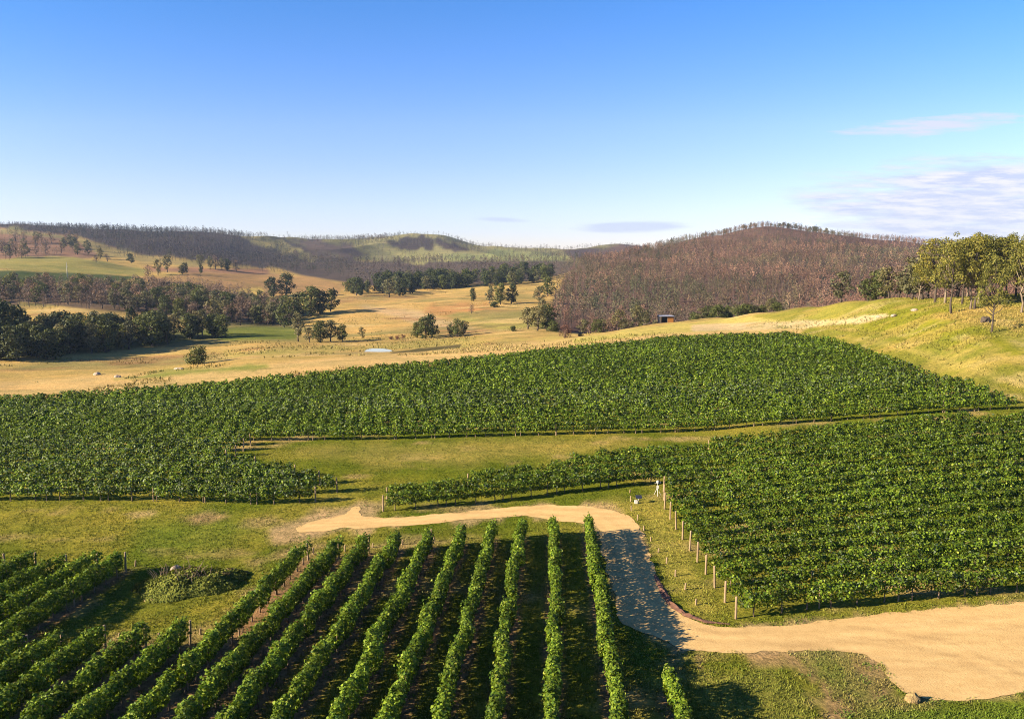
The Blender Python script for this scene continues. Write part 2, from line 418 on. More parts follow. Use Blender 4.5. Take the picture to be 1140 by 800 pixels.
# ------------------------------------------------------------------ outlines, in photo pixels
ROAD = [(329, 588), (346, 581), (372, 576), (386, 571), (392, 565.5), (398, 564), (400, 569), (402, 574), (427, 577), (464, 574), (504, 571), (543, 567), (580, 563.5), (613, 562), (647, 563),
        (678, 567), (700, 574), (711, 584), (718, 602), (724, 620), (731, 643), (742, 669), (760, 685), (784, 694), (805, 697.5), (860, 697), (893, 694), (945, 687.5), (998, 681.5),
        (1077, 675), (1140, 670), (1460, 643), (1460, 756), (1140, 772), (1077, 777), (1032, 778), (1008, 772), (998, 764), (982, 740), (966, 728), (919, 724), (840, 727), (760, 724), (744, 716), (718, 706),
        (691, 695), (684, 669), (676, 630), (666, 592), (660, 584), (644, 581), (623, 580), (586, 573.5), (560, 575.5), (543, 577), (506, 580), (480, 583), (448, 586), (411, 587), (377, 588), (359, 592), (335, 592)]
L_POLY = [(-300, 562), (0, 559), (100, 558), (200, 559), (310, 566), (376, 549), (372, 543), (330, 531), (252, 516), (262, 508), (270, 502), (283, 493), (500, 489), (640, 486), (780, 482), (960, 468), (1135, 456),
          (1050, 428), (980, 402), (930, 384), (880, 376), (800, 378), (700, 386), (600, 396), (500, 407), (400, 417), (300, 427), (150, 441), (0, 450), (-300, 466)]
R_POLY = [(428, 571), (500, 565), (560, 559), (640, 549), (735, 538), (745, 575), (768, 610), (788, 645), (803, 668), (818, 691), (900, 681), (960, 674), (1020, 671), (1140, 661), (1460, 634),
          (1460, 474), (1140, 470), (960, 480), (840, 492), (740, 512), (640, 522), (560, 536), (500, 547), (428, 560)]
road_w = gpoly(ROAD); LW = gpoly(L_POLY); RW = gpoly(R_POLY)

# ------------------------------------------------------------------ the near rows, straight lines x = c + DX * y
DX = 0.053
near_rows = []                                    # c, y far end
def near_from(u, v):                              # photo pixel of the canopy top at the far end of a row
    T = float(tan_v(v)); y = (2.0 - CAMZ) / T
    for _ in range(12):
        x = (u - 570) / FPX * (CP - T * SP) * y; y = (1.95 + float(zf(x, y)) - CAMZ) / T
    x = (u - 570) / FPX * (CP - T * SP) * y
    return x - DX * y, y
for u, v in [(745, 737), (655, 571), (617, 574), (580, 576), (548, 579), (514, 583), (480, 586), (443, 589), (409, 592), (377, 596), (341, 599),
             (208, 686), (160, 690), (115, 692), (67, 698), (25, 703), (136, 612), (104, 613), (71, 613), (36, 613), (4, 613)]:
    near_rows.append(near_from(u, v))
SP_N = 2.62
c_left = near_rows[-1][0]
for k in (1, 2, 3, 4, 5): near_rows.append((c_left - SP_N * k, near_rows[-1][1]))

# ------------------------------------------------------------------ ground sheet with its land cover
a_in = np.linspace(-0.70, 0.70, 521)
a_out = np.array([0.75, 0.82, 0.92, 1.05, 1.2, 1.45])
A = np.concatenate([-a_out[::-1], a_in, a_out])
Yg = [-70.0]
while Yg[-1] < 3150:
    y = Yg[-1]
    Yg.append(y + (0.9 if 35 < y < 125 else 6.0 if y <= 35 else 0.0072 * (y + 20)))
Yg = np.array(Yg)
XX = A[None, :] * (Yg[:, None] + 100); YY = np.repeat(Yg[:, None], len(A), 1)
XX, YY = XX.ravel(), YY.ravel()
ZZ = zf(XX, YY)
yv = np.maximum(YY, 12.0)
PU, PV = to_px(XX, yv, ZZ)
jit = lambda sc, seed: (fbm(XX / sc, YY / sc, seed, 4) - 0.5)
GREEN, YGREEN, GOLD, PINK = (0.112, 0.138, 0.013), (0.205, 0.184, 0.028), (0.385, 0.27, 0.092), (0.455, 0.32, 0.130)
cover = np.empty((len(XX), 3)); cover[:] = GOLD
def paint(poly, colr, soft=2.0, ymin=0, ymax=1e9, amt=1.0, rag=0.0, world=False, bw=None):
    poly = np.asarray(poly, float)
    px, py = (XX, YY) if world else (PU, PV)
    m = (px > poly[:, 0].min() - 6 * soft) & (px < poly[:, 0].max() + 6 * soft) & (py > poly[:, 1].min() - 6 * soft) & (py < poly[:, 1].max() + 6 * soft) & (YY >= ymin) & (YY <= ymax)
    idx = np.nonzero(m)[0]
    if not len(idx): return
    d = sdist(px[idx], py[idx], poly)
    if rag: d = d + rag * 2 * (fbm(XX[idx] / (YY[idx] * 0.02 + 1.0), YY[idx] / (YY[idx] * 0.04 + 1.5), 31, 4) - 0.5)
    w = sstep(-soft, soft, d)[:, None] * amt
    cover[idx] = cover[idx] * (1 - w) + np.array(colr) * w
# far country
paint([(-900, 200), (2200, 200), (2200, 300), (640, 300), (420, 292), (300, 285), (-900, 260)], (0.150, 0.142, 0.066), 4, ymin=900)
paint([(400, 255), (640, 268), (640, 300), (420, 300)], (0.215, 0.20, 0.095), 5, ymin=900, rag=4)
paint([(480, 285), (560, 278), (640, 283), (630, 296), (560, 300), (500, 298)], (0.20, 0.215, 0.09), 3, ymin=900, rag=6)
paint([(-900, 238), (0, 240), (100, 242), (250, 250), (330, 268), (420, 296), (300, 297), (230, 291), (150, 284), (80, 263), (0, 254), (-900, 254)], (0.060, 0.050, 0.050), 3, ymin=850, rag=9)
paint([(290, 292), (640, 290), (640, 302), (600, 312), (440, 322), (340, 308)], (0.085, 0.068, 0.060), 2, ymin=600)
paint([(252, 256), (300, 262), (335, 274), (352, 288), (335, 292), (300, 276)], (0.21, 0.185, 0.085), 2, ymin=900, rag=11)
paint([(318, 263), (372, 268), (415, 284), (385, 290), (345, 281)], (0.085, 0.066, 0.060), 3, ymin=900, rag=11)
paint([(428, 268), (455, 265), (482, 268), (480, 277), (440, 277)], (0.060, 0.048, 0.046), 2, ymin=900, rag=11)
paint([(488, 268), (530, 277), (520, 281), (495, 277)], (0.070, 0.055, 0.052), 2, ymin=900, rag=11)
paint([(430, 280), (480, 282), (500, 290), (450, 290)], (0.25, 0.235, 0.10), 2, ymin=900, rag=11)
# left hill paddocks
paint([(-900, 252), (0, 254), (80, 263), (130, 276), (100, 288), (0, 290), (-900, 290)], (0.205, 0.125, 0.085), 2, ymin=600, rag=3)
paint([(0, 254), (70, 262), (75, 266), (30, 262), (0, 260)], (0.20, 0.17, 0.08), 1.5, ymin=700)
paint([(80, 262), (150, 283), (232, 292), (220, 298), (160, 292), (110, 284)], (0.25, 0.20, 0.085), 2, ymin=600, rag=3)
paint([(-900, 290), (0, 288), (60, 285), (110, 290), (165, 300), (160, 307), (0, 301), (-900, 300)], (0.24, 0.215, 0.070), 1.5, ymin=500, rag=2)
paint([(-900, 300), (0, 301), (60, 303), (150, 307), (155, 309), (120, 316), (0, 314), (-900, 314)], (0.060, 0.080, 0.030), 1.2, ymin=450, rag=1)
paint([(-900, 316), (0, 316), (110, 318), (200, 325), (290, 345), (330, 365), (200, 354), (110, 345), (0, 340), (-900, 340)], (0.15, 0.105, 0.07), 3, ymin=380)
paint([(150, 309), (260, 300), (340, 307), (400, 318), (390, 332), (310, 330), (230, 327), (180, 318)], (0.30, 0.19, 0.085), 2, ymin=450, rag=3)
paint([(160, 296), (300, 300), (300, 305), (170, 303)], (0.26, 0.15, 0.09), 2, ymin=450, rag=2)
paint([(235, 325), (290, 320), (300, 330), (250, 334)], (0.46, 0.33, 0.10), 2, ymin=450, rag=2)
paint([(380, 322), (560, 328), (620, 320), (625, 345), (600, 372), (480, 372), (380, 372), (370, 340)], (0.40, 0.27, 0.095), 3, ymin=330, rag=3)
paint([(480, 340), (540, 336), (560, 348), (520, 356), (470, 350)], (0.36, 0.20, 0.080), 4, ymin=330, rag=6)
paint([(500, 352), (640, 345), (640, 366), (560, 372), (530, 364)], (0.28, 0.245, 0.070), 4, ymin=330, rag=6)
paint([(400, 340), (450, 343), (520, 362), (560, 372), (500, 368), (430, 352)], (0.40, 0.29, 0.15), 3, ymin=330, rag=4)
paint([(-900, 404), (-10, 402), (130, 390), (270, 374), (320, 372), (330, 362), (270, 362), (200, 368), (100, 374), (0, 380), (-900, 380)], (0.10, 0.105, 0.040), 3, ymin=230, ymax=480)
paint([(225, 370), (280, 363), (335, 366), (330, 378), (250, 380)], (0.135, 0.155, 0.035), 3, ymin=250, rag=2)
paint([(20, 336), (70, 341), (160, 354), (120, 357), (30, 352)], (0.42, 0.29, 0.10), 1.5, ymin=330)
far_ = (YY > 225) & (YY < 640) & (cover[:, 0] > 0.2)
for sd_, sx_, sy_, colr_, lo_ in ((101, 55, 40, (0.215, 0.185, 0.070), 0.47), (105, 30, 22, (0.28, 0.165, 0.075), 0.60), (109, 16, 10, (0.17, 0.14, 0.055), 0.60), (113, 40, 14, (0.47, 0.34, 0.14), 0.60)):
    w_ = (sstep(lo_, lo_ + 0.16, fbm(XX / sx_, YY / sy_, sd_, 5)) * 0.8 * far_)[:, None]
    cover = cover * (1 - w_) + np.array(colr_) * w_
# burnt hill
paint([(618, 330), (640, 288), (700, 268), (850, 236), (1060, 250), (2200, 250), (2200, 420), (600, 420), (605, 370)], (0.125, 0.080, 0.065), 3, ymin=330)
paint([(625, 278), (668, 276), (668, 292), (640, 290)], (0.08, 0.06, 0.06), 2, ymin=800)
# dry paddock beside the vines
paint([(-900, 470), (0, 450), (150, 441), (300, 427), (500, 407), (700, 386), (900, 374), (905, 360), (700, 369), (500, 388), (300, 404), (150, 416), (0, 425), (-900, 430)], PINK, 3, ymax=330, rag=3)
paint([(130, 423), (200, 410), (300, 405), (300, 410), (200, 418)], (0.22, 0.22, 0.055), 3, ymax=330, rag=5)
paint([(250, 392), (420, 383), (640, 373), (640, 377), (420, 390), (250, 398)], (0.34, 0.27, 0.085), 3, ymax=340, rag=5)
paint([(640, 376), (740, 362), (850, 350), (905, 345), (900, 362), (740, 372), (640, 382)], (0.40, 0.33, 0.095), 2, ymax=330, rag=3)
paint([(434, 392), (470, 388), (512, 384), (512, 386), (470, 390.5), (434, 394)], (0.10, 0.085, 0.04), 0.8, ymax=330, rag=2)
# right-hand slope
paint([(840, 352), (905, 340), (1010, 326), (2500, 300), (2500, 470), (1140, 405), (1000, 372), (905, 363)], (0.222, 0.205, 0.038), 2, ymax=330, rag=2)
paint([(985, 340), (1060, 344), (1110, 372), (1140, 392), (1140, 400), (1060, 384), (960, 366)], (0.185, 0.185, 0.020), 4, ymax=330, rag=7)
paint([(1040, 352), (1100, 366), (2500, 400), (2500, 330), (1100, 340)], (0.32, 0.235, 0.07), 3, ymax=330, rag=8, amt=0.8)
paint([(903, 363), (1000, 371), (1140, 404), (2500, 480), (2500, 640), (1140, 458), (1000, 410), (930, 386), (880, 378)], (0.168, 0.165, 0.026), 2.5, ymax=330, rag=2)
paint([(930, 372), (1000, 382), (1140, 424), (1140, 432), (1000, 388), (930, 376)], (0.245, 0.21, 0.050), 2, ymax=330, rag=2)
paint([(770, 361), (880, 358), (945, 354), (985, 349), (990, 352), (955, 360), (890, 365), (770, 369)], (0.44, 0.34, 0.18), 1.0, ymax=330, rag=2)
slope_ = (YY > 108) & (YY < 240) & (PU > 830) & (PV < 470)
for sd_, sx_, sy_, colr_, lo_ in ((121, 5, 4, (0.42, 0.33, 0.14), 0.60), (125, 4, 3, (0.13, 0.14, 0.025), 0.62), (129, 9, 5, (0.33, 0.245, 0.07), 0.56)):
    w_ = (sstep(lo_, lo_ + 0.14, fbm(XX / sx_, YY / sy_, sd_, 4)) * 0.5 * slope_)[:, None]
    cover = cover * (1 - w_) + np.array(colr_) * w_
# estate ground between and around the vines
estate = np.array([(-2500, 1500), (-900, 478), (-150, 457), (0, 449), (150, 440), (300, 426), (400, 416), (500, 406), (600, 395), (700, 385), (800, 377), (880, 375), (930, 383), (980, 401), (1050, 427), (1140, 456), (3000, 620), (3000, 1500)], float)
mE = sstep(-1.5, 1.5, sdist(PU, np.minimum(PV, 1400), estate)) * (YY < 240)
mE = np.maximum(mE, (YY < 50) * 1.0)
g = fbm(XX / 9, YY / 9, 41, 4); g2 = fbm(XX / 2.2, YY / 2.2, 47, 3); g3 = fbm(XX / 28, YY / 28, 43, 3)
wg = sstep(0.42, 0.74, 0.5 * g + 0.25 * g2 + 0.35 * g3)[:, None]
cov_e = 0.92 * np.array(GREEN) * (1 - wg) + np.array(YGREEN) * wg
wb = (sstep(0.60, 0.78, fbm(XX / 6, YY / 4, 53, 4)) * 0.75)[:, None]
cov_e = cov_e * (1 - wb) + np.array((0.33, 0.235, 0.10)) * wb
cover = cover * (1 - mE[:, None]) + cov_e * mE[:, None]
paint([(330, 500), (480, 492), (700, 490), (720, 494), (560, 512), (420, 520)], (0.27, 0.22, 0.055), 8, ymax=130, amt=0.6, rag=10)
paint([(150, 575), (260, 562), (300, 585), (240, 620), (150, 620)], (0.10, 0.15, 0.018), 14, ymax=130, amt=0.5, rag=16)
paint([(200, 575), (250, 570), (260, 577), (215, 583)], (0.30, 0.20, 0.10), 5, ymax=130, amt=0.8, rag=6)
paint([(142, 571), (172, 567), (175, 573), (150, 577)], (0.36, 0.27, 0.12), 3, ymax=130, amt=0.8, rag=3)
paint([(620, 572), (735, 548), (800, 680), (780, 695), (735, 640), (715, 575)], (0.29, 0.245, 0.05), 8, ymax=130, amt=0.75, rag=10)
paint([(300, 590), (340, 576), (400, 556), (430, 560), (420, 575), (380, 590), (330, 605), (305, 604)], (0.36, 0.25, 0.13), 4, ymax=130, amt=0.8, rag=7)
paint([(755, 722), (960, 722), (1006, 772), (1010, 802), (915, 802), (905, 765), (860, 742), (770, 740)], (0.31, 0.195, 0.095), 8, ymax=80, amt=0.8, rag=45)
paint([(766, 742), (860, 742), (900, 765), (915, 810), (790, 810)], (0.18, 0.175, 0.035), 6, ymax=80, amt=0.8, rag=16)
paint([(960, 790), (1140, 780), (1300, 776), (1300, 830), (960, 830)], (0.13, 0.17, 0.022), 6, ymax=80, amt=0.8, rag=9)
paint(ROAD, (0.40, 0.275, 0.135), 3.5, ymax=85, amt=0.8, rag=15)
for q in ([(880, 722), (960, 724), (950, 740), (890, 738)], [(905, 752), (960, 745), (985, 765), (930, 775)], [(945, 770), (1000, 768), (1010, 800), (950, 800)]):
    paint(q, (0.12, 0.15, 0.022), 5, ymax=80, amt=0.5, rag=40)
# worn soil under the vine rows of the near block
for c, ye in near_rows:
    off = np.abs(XX - c - DX * YY)
    w = (1 - sstep(0.35, 0.8, off + 0.5 * (g2 - 0.5))) * (1 - sstep(ye - 0.5, ye + 2.2, YY)) * (YY > 5)
    cover = cover * (1 - 0.85 * w[:, None]) + np.array((0.20, 0.115, 0.065)) * 0.85 * w[:, None]
tufty = sstep(0.45, 0.75, fbm(XX / 0.9, YY / 1.6, 61, 3))
nr, nc = len(Yg), len(A)
ii = np.arange(nr * nc).reshape(nr, nc)
quads = np.stack([ii[:-1, :-1].ravel(), ii[:-1, 1:].ravel(), ii[1:, 1:].ravel(), ii[1:, :-1].ravel()], 1)
me = raw_mesh('ground', np.stack([XX, YY, ZZ], 1), quads, None, cover, smooth=True)
GM, t = new_mat('ground_cover')
c = N(t, 'ShaderNodeAttribute', attribute_name='col').outputs['Color']
n1 = noise_node(t, 0.9, 6, 0.7); n2 = noise_node(t, 0.035, 6, 0.65, squash=(1, 2.2, 1)); n3 = noise_node(t, 3.6, 4, 0.75)
c = mixc(t, c, ramp(t, n1, [(0.28, (0.46, 0.49, 0.46)), (0.5, (0.74, 0.74, 0.74)), (0.72, (0.96, 0.90, 0.89))]), 1.0, 'MULTIPLY')
c = mixc(t, c, ramp(t, n2, [(0.30, (0.70, 0.80, 0.72)), (0.5, (1, 1, 1)), (0.70, (1.22, 1.10, 1.05))]), 0.85, 'MULTIPLY')
c = mixc(t, c, ramp(t, n3, [(0.30, (0.42, 0.45, 0.40)), (0.48, (1, 1, 1)), (0.72, (1.32, 1.3, 1.25))]), 0.9, 'MULTIPLY')
n4 = noise_node(t, 0.16, 5, 0.7, squash=(0.6, 1.6, 1))
c = mixc(t, c, ramp(t, n4, [(0.30, (0.66, 0.70, 0.64)), (0.48, (1, 1, 1)), (0.70, (1.16, 1.12, 1.1))]), 0.8, 'MULTIPLY')
p = N(t, 'ShaderNodeBsdfPrincipled'); p.inputs['Roughness'].default_value = 0.95; p.inputs['Specular IOR Level'].default_value = 0.0
t.links.new(c, p.inputs['Base Color'])
ad = N(t, 'ShaderNodeMath', operation='ADD'); t.links.new(n1, ad.inputs[0]); t.links.new(n3, ad.inputs[1])
b = N(t, 'ShaderNodeBump'); b.inputs['Strength'].default_value = 1; b.inputs['Distance'].default_value = 0.10
t.links.new(ad.outputs[0], b.inputs['Height']); t.links.new(b.outputs[0], p.inputs['Normal'])
o = N(t, 'ShaderNodeOutputMaterial'); t.links.new(p.outputs[0], o.inputs['Surface'])
tag(link('ground', me, GM), 'rolling ground of mown grass, dry paddocks and hills', 'ground', kind='structure')

# ------------------------------------------------------------------ the dirt road: a draped sheet with frayed edges
def draped(name, poly_w, step, lift, fray, mat, seed=1):
    P = []
    pw = np.asarray(poly_w)[:, :2]
    for (a, b) in zip(pw, np.roll(pw, -1, axis=0)):
        L = np.hypot(*(b - a)); n = max(1, int(L / step))
        for k in range(n): P.append(a + (b - a) * k / n)
    P = np.array(P)
    for _ in range(3): P = (np.roll(P, 1, 0) + 2 * P + np.roll(P, -1, 0)) / 4
    tg = np.roll(P, -1, 0) - np.roll(P, 1, 0); nn = np.stack([tg[:, 1], -tg[:, 0]], 1); nn /= np.linalg.norm(nn, axis=1)[:, None] + 1e-9
    P = P + nn * ((fbm(P[:, 0] / 1.3, P[:, 1] / 1.3, seed, 4) - 0.5) * 2 * fray)[:, None]
    gx, gy = np.meshgrid(np.arange(P[:, 0].min(), P[:, 0].max(), 0.4), np.arange(P[:, 1].min(), P[:, 1].max(), 0.4))
    gx, gy = gx.ravel(), gy.ravel()
    ok = sdist(gx, gy, P) > 0.25
    pts = [Vector(q) for q in P] + [Vector(q) for q in np.stack([gx[ok], gy[ok]], 1)]
    r = delaunay_2d_cdt(pts, [], [list(range(len(P)))], 2, 1e-5)
    vs = np.array([(q.x, q.y) for q in r[0]])
    z = zf(vs[:, 0], vs[:, 1]) + lift
    me = bpy.data.meshes.new(name); me.from_pydata(np.column_stack([vs, z]).tolist(), [], [tuple(f) for f in r[2]])
    me.polygons.foreach_set('use_smooth', [True] * len(me.polygons)); me.update()
    return link(name, me, mat)
RM, t = new_mat('road_gravel')
n1 = noise_node(t, 0.45, 5, 0.6, squash=(0.5, 2.2, 1)); n2 = noise_node(t, 9.0, 3, 0.7); n3 = noise_node(t, 1.6, 5, 0.7)
c = ramp(t, n1, [(0.25, (0.36, 0.237, 0.100)), (0.5, (0.43, 0.292, 0.124)), (0.75, (0.48, 0.335, 0.150))])
c = mixc(t, c, ramp(t, n2, [(0.3, (0.86, 0.86, 0.86)), (0.7, (1.1, 1.1, 1.1))]), 0.8, 'MULTIPLY')
c = mixc(t, c, ramp(t, n3, [(0.32, (0.86, 0.83, 0.8)), (0.55, (1, 1, 1))]), 0.8, 'MULTIPLY')
c = mixc(t, c, N(t, 'ShaderNodeAttribute', attribute_name='col').outputs['Color'], 1.0, 'MULTIPLY')
p = N(t, 'ShaderNodeBsdfPrincipled'); p.inputs['Roughness'].default_value = 0.95; p.inputs['Specular IOR Level'].default_value = 0.0
t.links.new(c, p.inputs['Base Color'])
b = N(t, 'ShaderNodeBump'); b.inputs['Strength'].default_value = 1; b.inputs['Distance'].default_value = 0.03
t.links.new(n2, b.inputs['Height']); t.links.new(b.outputs[0], p.inputs['Normal'])
o = N(t, 'ShaderNodeOutputMaterial'); t.links.new(p.outputs[0], o.inputs['Surface'])
road = draped('dirt_road', road_w, 0.16, 0.028, 0.42, RM)
q_ = np.empty(len(road.data.vertices) * 3); road.data.vertices.foreach_get('co', q_); q_ = q_.reshape(-1, 3)
def away(path):
    w_ = gpoly(path); d_ = np.full(len(q_), 1e9)
    for a_, b_ in zip(w_[:-1], w_[1:]):
        v_ = b_[:2] - a_[:2]; t_ = np.clip(((q_[:, 0] - a_[0]) * v_[0] + (q_[:, 1] - a_[1]) * v_[1]) / (v_ @ v_), 0, 1)
        d_ = np.minimum(d_, np.hypot(q_[:, 0] - a_[0] - t_ * v_[0], q_[:, 1] - a_[1] - t_ * v_[1]))
    return d_
wear = np.ones(len(q_))
for path in ([(340, 585), (400, 580), (500, 577), (600, 569), (660, 574), (688, 592), (700, 630), (714, 665), (745, 698), (800, 710), (900, 710), (1000, 705), (1140, 690), (1290, 672)], [(745, 698), (800, 711), (900, 713), (1000, 728), (1140, 744), (1290, 748)], [(840, 706), (960, 704), (1060, 722), (1140, 760)]):
    d_ = away(path) + 0.25 * (fbm(q_[:, 0] / 3, q_[:, 1] / 3, 7, 3) - 0.5)
    wear *= 1 - 0.11 * np.exp(-((d_ - 0.85) / 0.22) ** 2) * (0.4 + 0.9 * fbm(q_[:, 0] / 5, q_[:, 1] / 5, 17, 3)); wear *= 1 + 0.05 * np.exp(-(d_ / 0.5) ** 2)
at_ = road.data.attributes.new('col', 'FLOAT_COLOR', 'POINT')
at_.data.foreach_set('color', np.column_stack([wear, wear, wear, np.ones(len(wear))]).astype(np.float32).ravel())
tag(road, 'sandy dirt road bending round the near vines', 'road', kind='structure')
M_REDSOIL = solid_mat('red_soil', [(0.3, (0.07, 0.035, 0.024)), (0.7, (0.19, 0.095, 0.06))], 4, 0.95, 0.05)
bank = gpoly([(729, 640), (736, 655), (745, 671), (762, 684), (785, 692), (812, 695)])
bv, bf = [], []
bank = np.stack([np.interp(np.linspace(0, 1, 26), np.linspace(0, 1, len(bank)), bank[:, k]) for k in range(3)], 1)
for i, q in enumerate(bank):
    tq = bank[min(i + 1, len(bank) - 1)] - bank[max(i - 1, 0)]; tq /= np.hypot(tq[0], tq[1])
    nx, ny = -tq[1], tq[0]
    wdt = 0.27 * math.sin(math.pi * (0.04 + 0.92 * i / 25)) ** 0.6 * random.uniform(0.7, 1.3)
    for k, (o_, h) in enumerate(((-1, -0.03), (-0.4, 0.13), (0.3, 0.22), (1.1, -0.03))):
        x, y = q[0] + nx * o_ * wdt, q[1] + ny * o_ * wdt
        bv.append((x, y, float(zf(x, y)) + h * random.uniform(0.2, 0.75) * math.sin(math.pi * (0.04 + 0.92 * i / 25)) + 0.055))
for i in range(len(bank) - 1):
    for k in range(3): bf.append((i * 4 + k, i * 4 + k + 1, i * 4 + k + 5, i * 4 + k + 4))
me = bpy.data.meshes.new('soil_bank'); me.from_pydata(bv, [], bf); me.update()
tag(link('soil_bank', me, M_REDSOIL), 'low bank of red soil along the inside of the road bend', 'soil bank', kind='structure')

# ------------------------------------------------------------------ leaf clouds
def leaf_quads(C, Nrm, size, rng, droop=0.15):
    n = len(C)
    Nrm = Nrm / (np.linalg.norm(Nrm, axis=1)[:, None] + 1e-9)
    r = rng.normal(size=(n, 3)); U = r - Nrm * np.sum(r * Nrm, 1)[:, None]; U /= np.linalg.norm(U, axis=1)[:, None] + 1e-9
    V = np.cross(Nrm, U); s = np.asarray(size)[:, None] if hasattr(size, '__len__') else size
    P = np.empty((n, 4, 3))
    P[:, 0] = C - U * s * 0.5; P[:, 1] = C + V * s * 0.46 + Nrm * s * 0.08
    P[:, 2] = C + U * s * 0.58 - Nrm * s * droop; P[:, 3] = C - V * s * 0.46 + Nrm * s * 0.08
    return P.reshape(-1, 3), np.arange(n * 4).reshape(n, 4)
def vine_cols(n, rng, dull=0.0):
    k = rng.random(n)[:, None]
    c = np.array((0.036, 0.076, 0.006)) * (1 - k) + np.array((0.155, 0.215, 0.018)) * k ** 1.3
    y = rng.random(n) < 0.04
    c[y] = (0.20, 0.23, 0.035)
    if dull:
        d = rng.random(n) < dull
        c[d] = np.array((0.13, 0.165, 0.085)) * (0.7 + 0.5 * rng.random((d.sum(), 1)))
    return c
def hedge(x, y, dens, width, zb, zt, leaf, vsp, bump, seed, shoots=2.0, dull=0.0, gap=0.0):
    """a trained row of vines as one foliage mesh: leaves in a lumpy tube over the line x, y"""
    rng = np.random.default_rng(seed)
    x = np.asarray(x, float); y = np.asarray(y, float)
    L = np.concatenate([[0], np.cumsum(np.hypot(np.diff(x), np.diff(y)))]); tot = L[-1]
    n = int(dens * tot); tt = rng.random(n) * tot
    nv = int(tot / vsp) + 3
    vig = np.clip(rng.normal(1.0, 0.12, nv), 0.6, 1.3)
    if gap: vig[rng.random(nv) < gap] *= 0.45
    lean = rng.normal(0, 0.12, nv)
    def prof(s):
        ph = s / vsp; i = np.clip(np.round(ph).astype(int), 0, nv - 1)
        b = np.abs(ph - i) * 2
        return vig[i] * (1 - bump * b ** 1.6) * (0.86 + 0.28 * vnoise(s / 0.55, s * 0 + seed, 5)), lean[i]
    f, le = prof(tt)
    keep = rng.random(n) < np.clip(f, 0.3, 1); tt, f, le = tt[keep], f[keep], le[keep]
    th = rng.random(len(tt)) * 2 * math.pi
    r = np.sqrt(rng.uniform(0.25, 1.12, len(tt)))
    hw, hh = width / 2 * f, (zt - zb) / 2 * (0.55 + 0.45 * f)
    co, so = np.cos(th), np.sin(th)
    off = hw * np.sign(co) * np.abs(co) ** 0.8 * r + le; hgt = (zb + zt) / 2 + (f - 1) * 0.25 + hh * np.sign(so) * np.abs(so) ** 0.8 * r
    nO, nZ = co, so + 0.25
    ns = int(shoots * tot)
    if ns:
        s0 = rng.random(ns) * tot; f0, l0 = prof(s0); a = rng.uniform(0.1, math.pi - 0.1, ns); ln = rng.uniform(0.15, 0.55, ns)
        kk = 6; q = np.linspace(0.2, 1, kk)[None, :]
        ro = 1 + q * ln[:, None]
        so_ = (width / 2 * f0 * np.cos(a))[:, None] * ro + l0[:, None]; sz_ = (zb + zt) / 2 + ((zt - zb) / 2 * (0.55 + 0.45 * f0) * np.sin(a))[:, None] * ro
        st = s0[:, None] + rng.normal(0, 0.25, ns)[:, None] * q
        tt = np.concatenate([tt, np.clip(st, 0, tot).ravel()]); off = np.concatenate([off, so_.ravel()]); hgt = np.concatenate([hgt, sz_.ravel()])
        nO = np.concatenate([nO, np.repeat(np.cos(a), kk)]); nZ = np.concatenate([nZ, np.repeat(np.sin(a), kk) + 0.2])
    m = len(tt)
    cx, cy = np.interp(tt, L, x), np.interp(tt, L, y)
    e = 0.4
    tx = np.interp(np.minimum(tt + e, tot), L, x) - np.interp(np.maximum(tt - e, 0), L, x); ty = np.interp(np.minimum(tt + e, tot), L, y) - np.interp(np.maximum(tt - e, 0), L, y)
    tl = np.hypot(tx, ty); tx, ty = tx / tl, ty / tl
    px, py = ty, -tx
    wx = cx + px * off + rng.normal(0, 0.05, m); wy = cy + py * off + rng.normal(0, 0.05, m)
    wz = zf(cx, cy) + hgt + rng.normal(0, 0.04, m)
    Nn = np.stack([px * nO, py * nO, nZ], 1) + rng.normal(0, 0.55, (m, 3))
    V, Q = leaf_quads(np.stack([wx, wy, wz], 1), Nn, leaf * rng.uniform(0.6, 1.25, m), rng)
    vc = vine_cols(m, rng, dull) * (0.70 + 0.60 * vnoise(tt / vsp, tt * 0 + seed * 1.7, 9) )[:, None] * (0.86 + 0.28 * vnoise(wx / 16, wy / 16, 12))[:, None]
    return raw_mesh('foliage', V, Q, None, vc), tot
# shared small meshes for the rows
def jitter_trunk(h, r, seed):
    rng = random.Random(seed); p = [(0, 0, -0.1)]; x = y = 0
    for k in range(1, 5):
        x += rng.uniform(-.05, .05); y += rng.uniform(-.05, .05); p.append((x, y, h * k / 4))
    return MB().tube(p, [r * 1.25, r, r * .85, r * .8, r * .6], 6).mesh('vine_trunk', True)
TRUNKS = [jitter_trunk(1.15, 0.055, s) for s in range(4)]
POST = MB().tube([(0, 0, -.2), (0, 0, 0.9), (0.01, 0, 1.85), (0.01, 0, 1.87)], [.055, .053, .05, .04], 8).mesh('trellis_post')
ENDPOST = MB().tube([(0, 0, -.3), (0, 0, .95), (0, 0, 1.93), (0, 0, 1.96)], [.085, .082, .08, .06], 8).mesh('end_post')
STAKE = MB().tube([(0, 0, -.25), (0, 0, .42), (0, 0, .46)], [.07, .065, .045], 7).mesh('anchor_stake')
for m in TRUNKS: m.materials.append(M_TRUNK)
for m in (POST, ENDPOST, STAKE): m.materials.append(M_POST)
def child(name, mesh, root, x, y, dz=0, rz=0, sc=1.0):
    o = bpy.data.objects.new(name, mesh); COL.objects.link(o); o.parent = root
    o.location = (x - root.location.x, y - root.location.y, float(zf(x, y)) + dz - root.location.z)
    o.rotation_euler.z = rz; o.scale = (sc, sc, sc)
    return o
ROWN = [0]
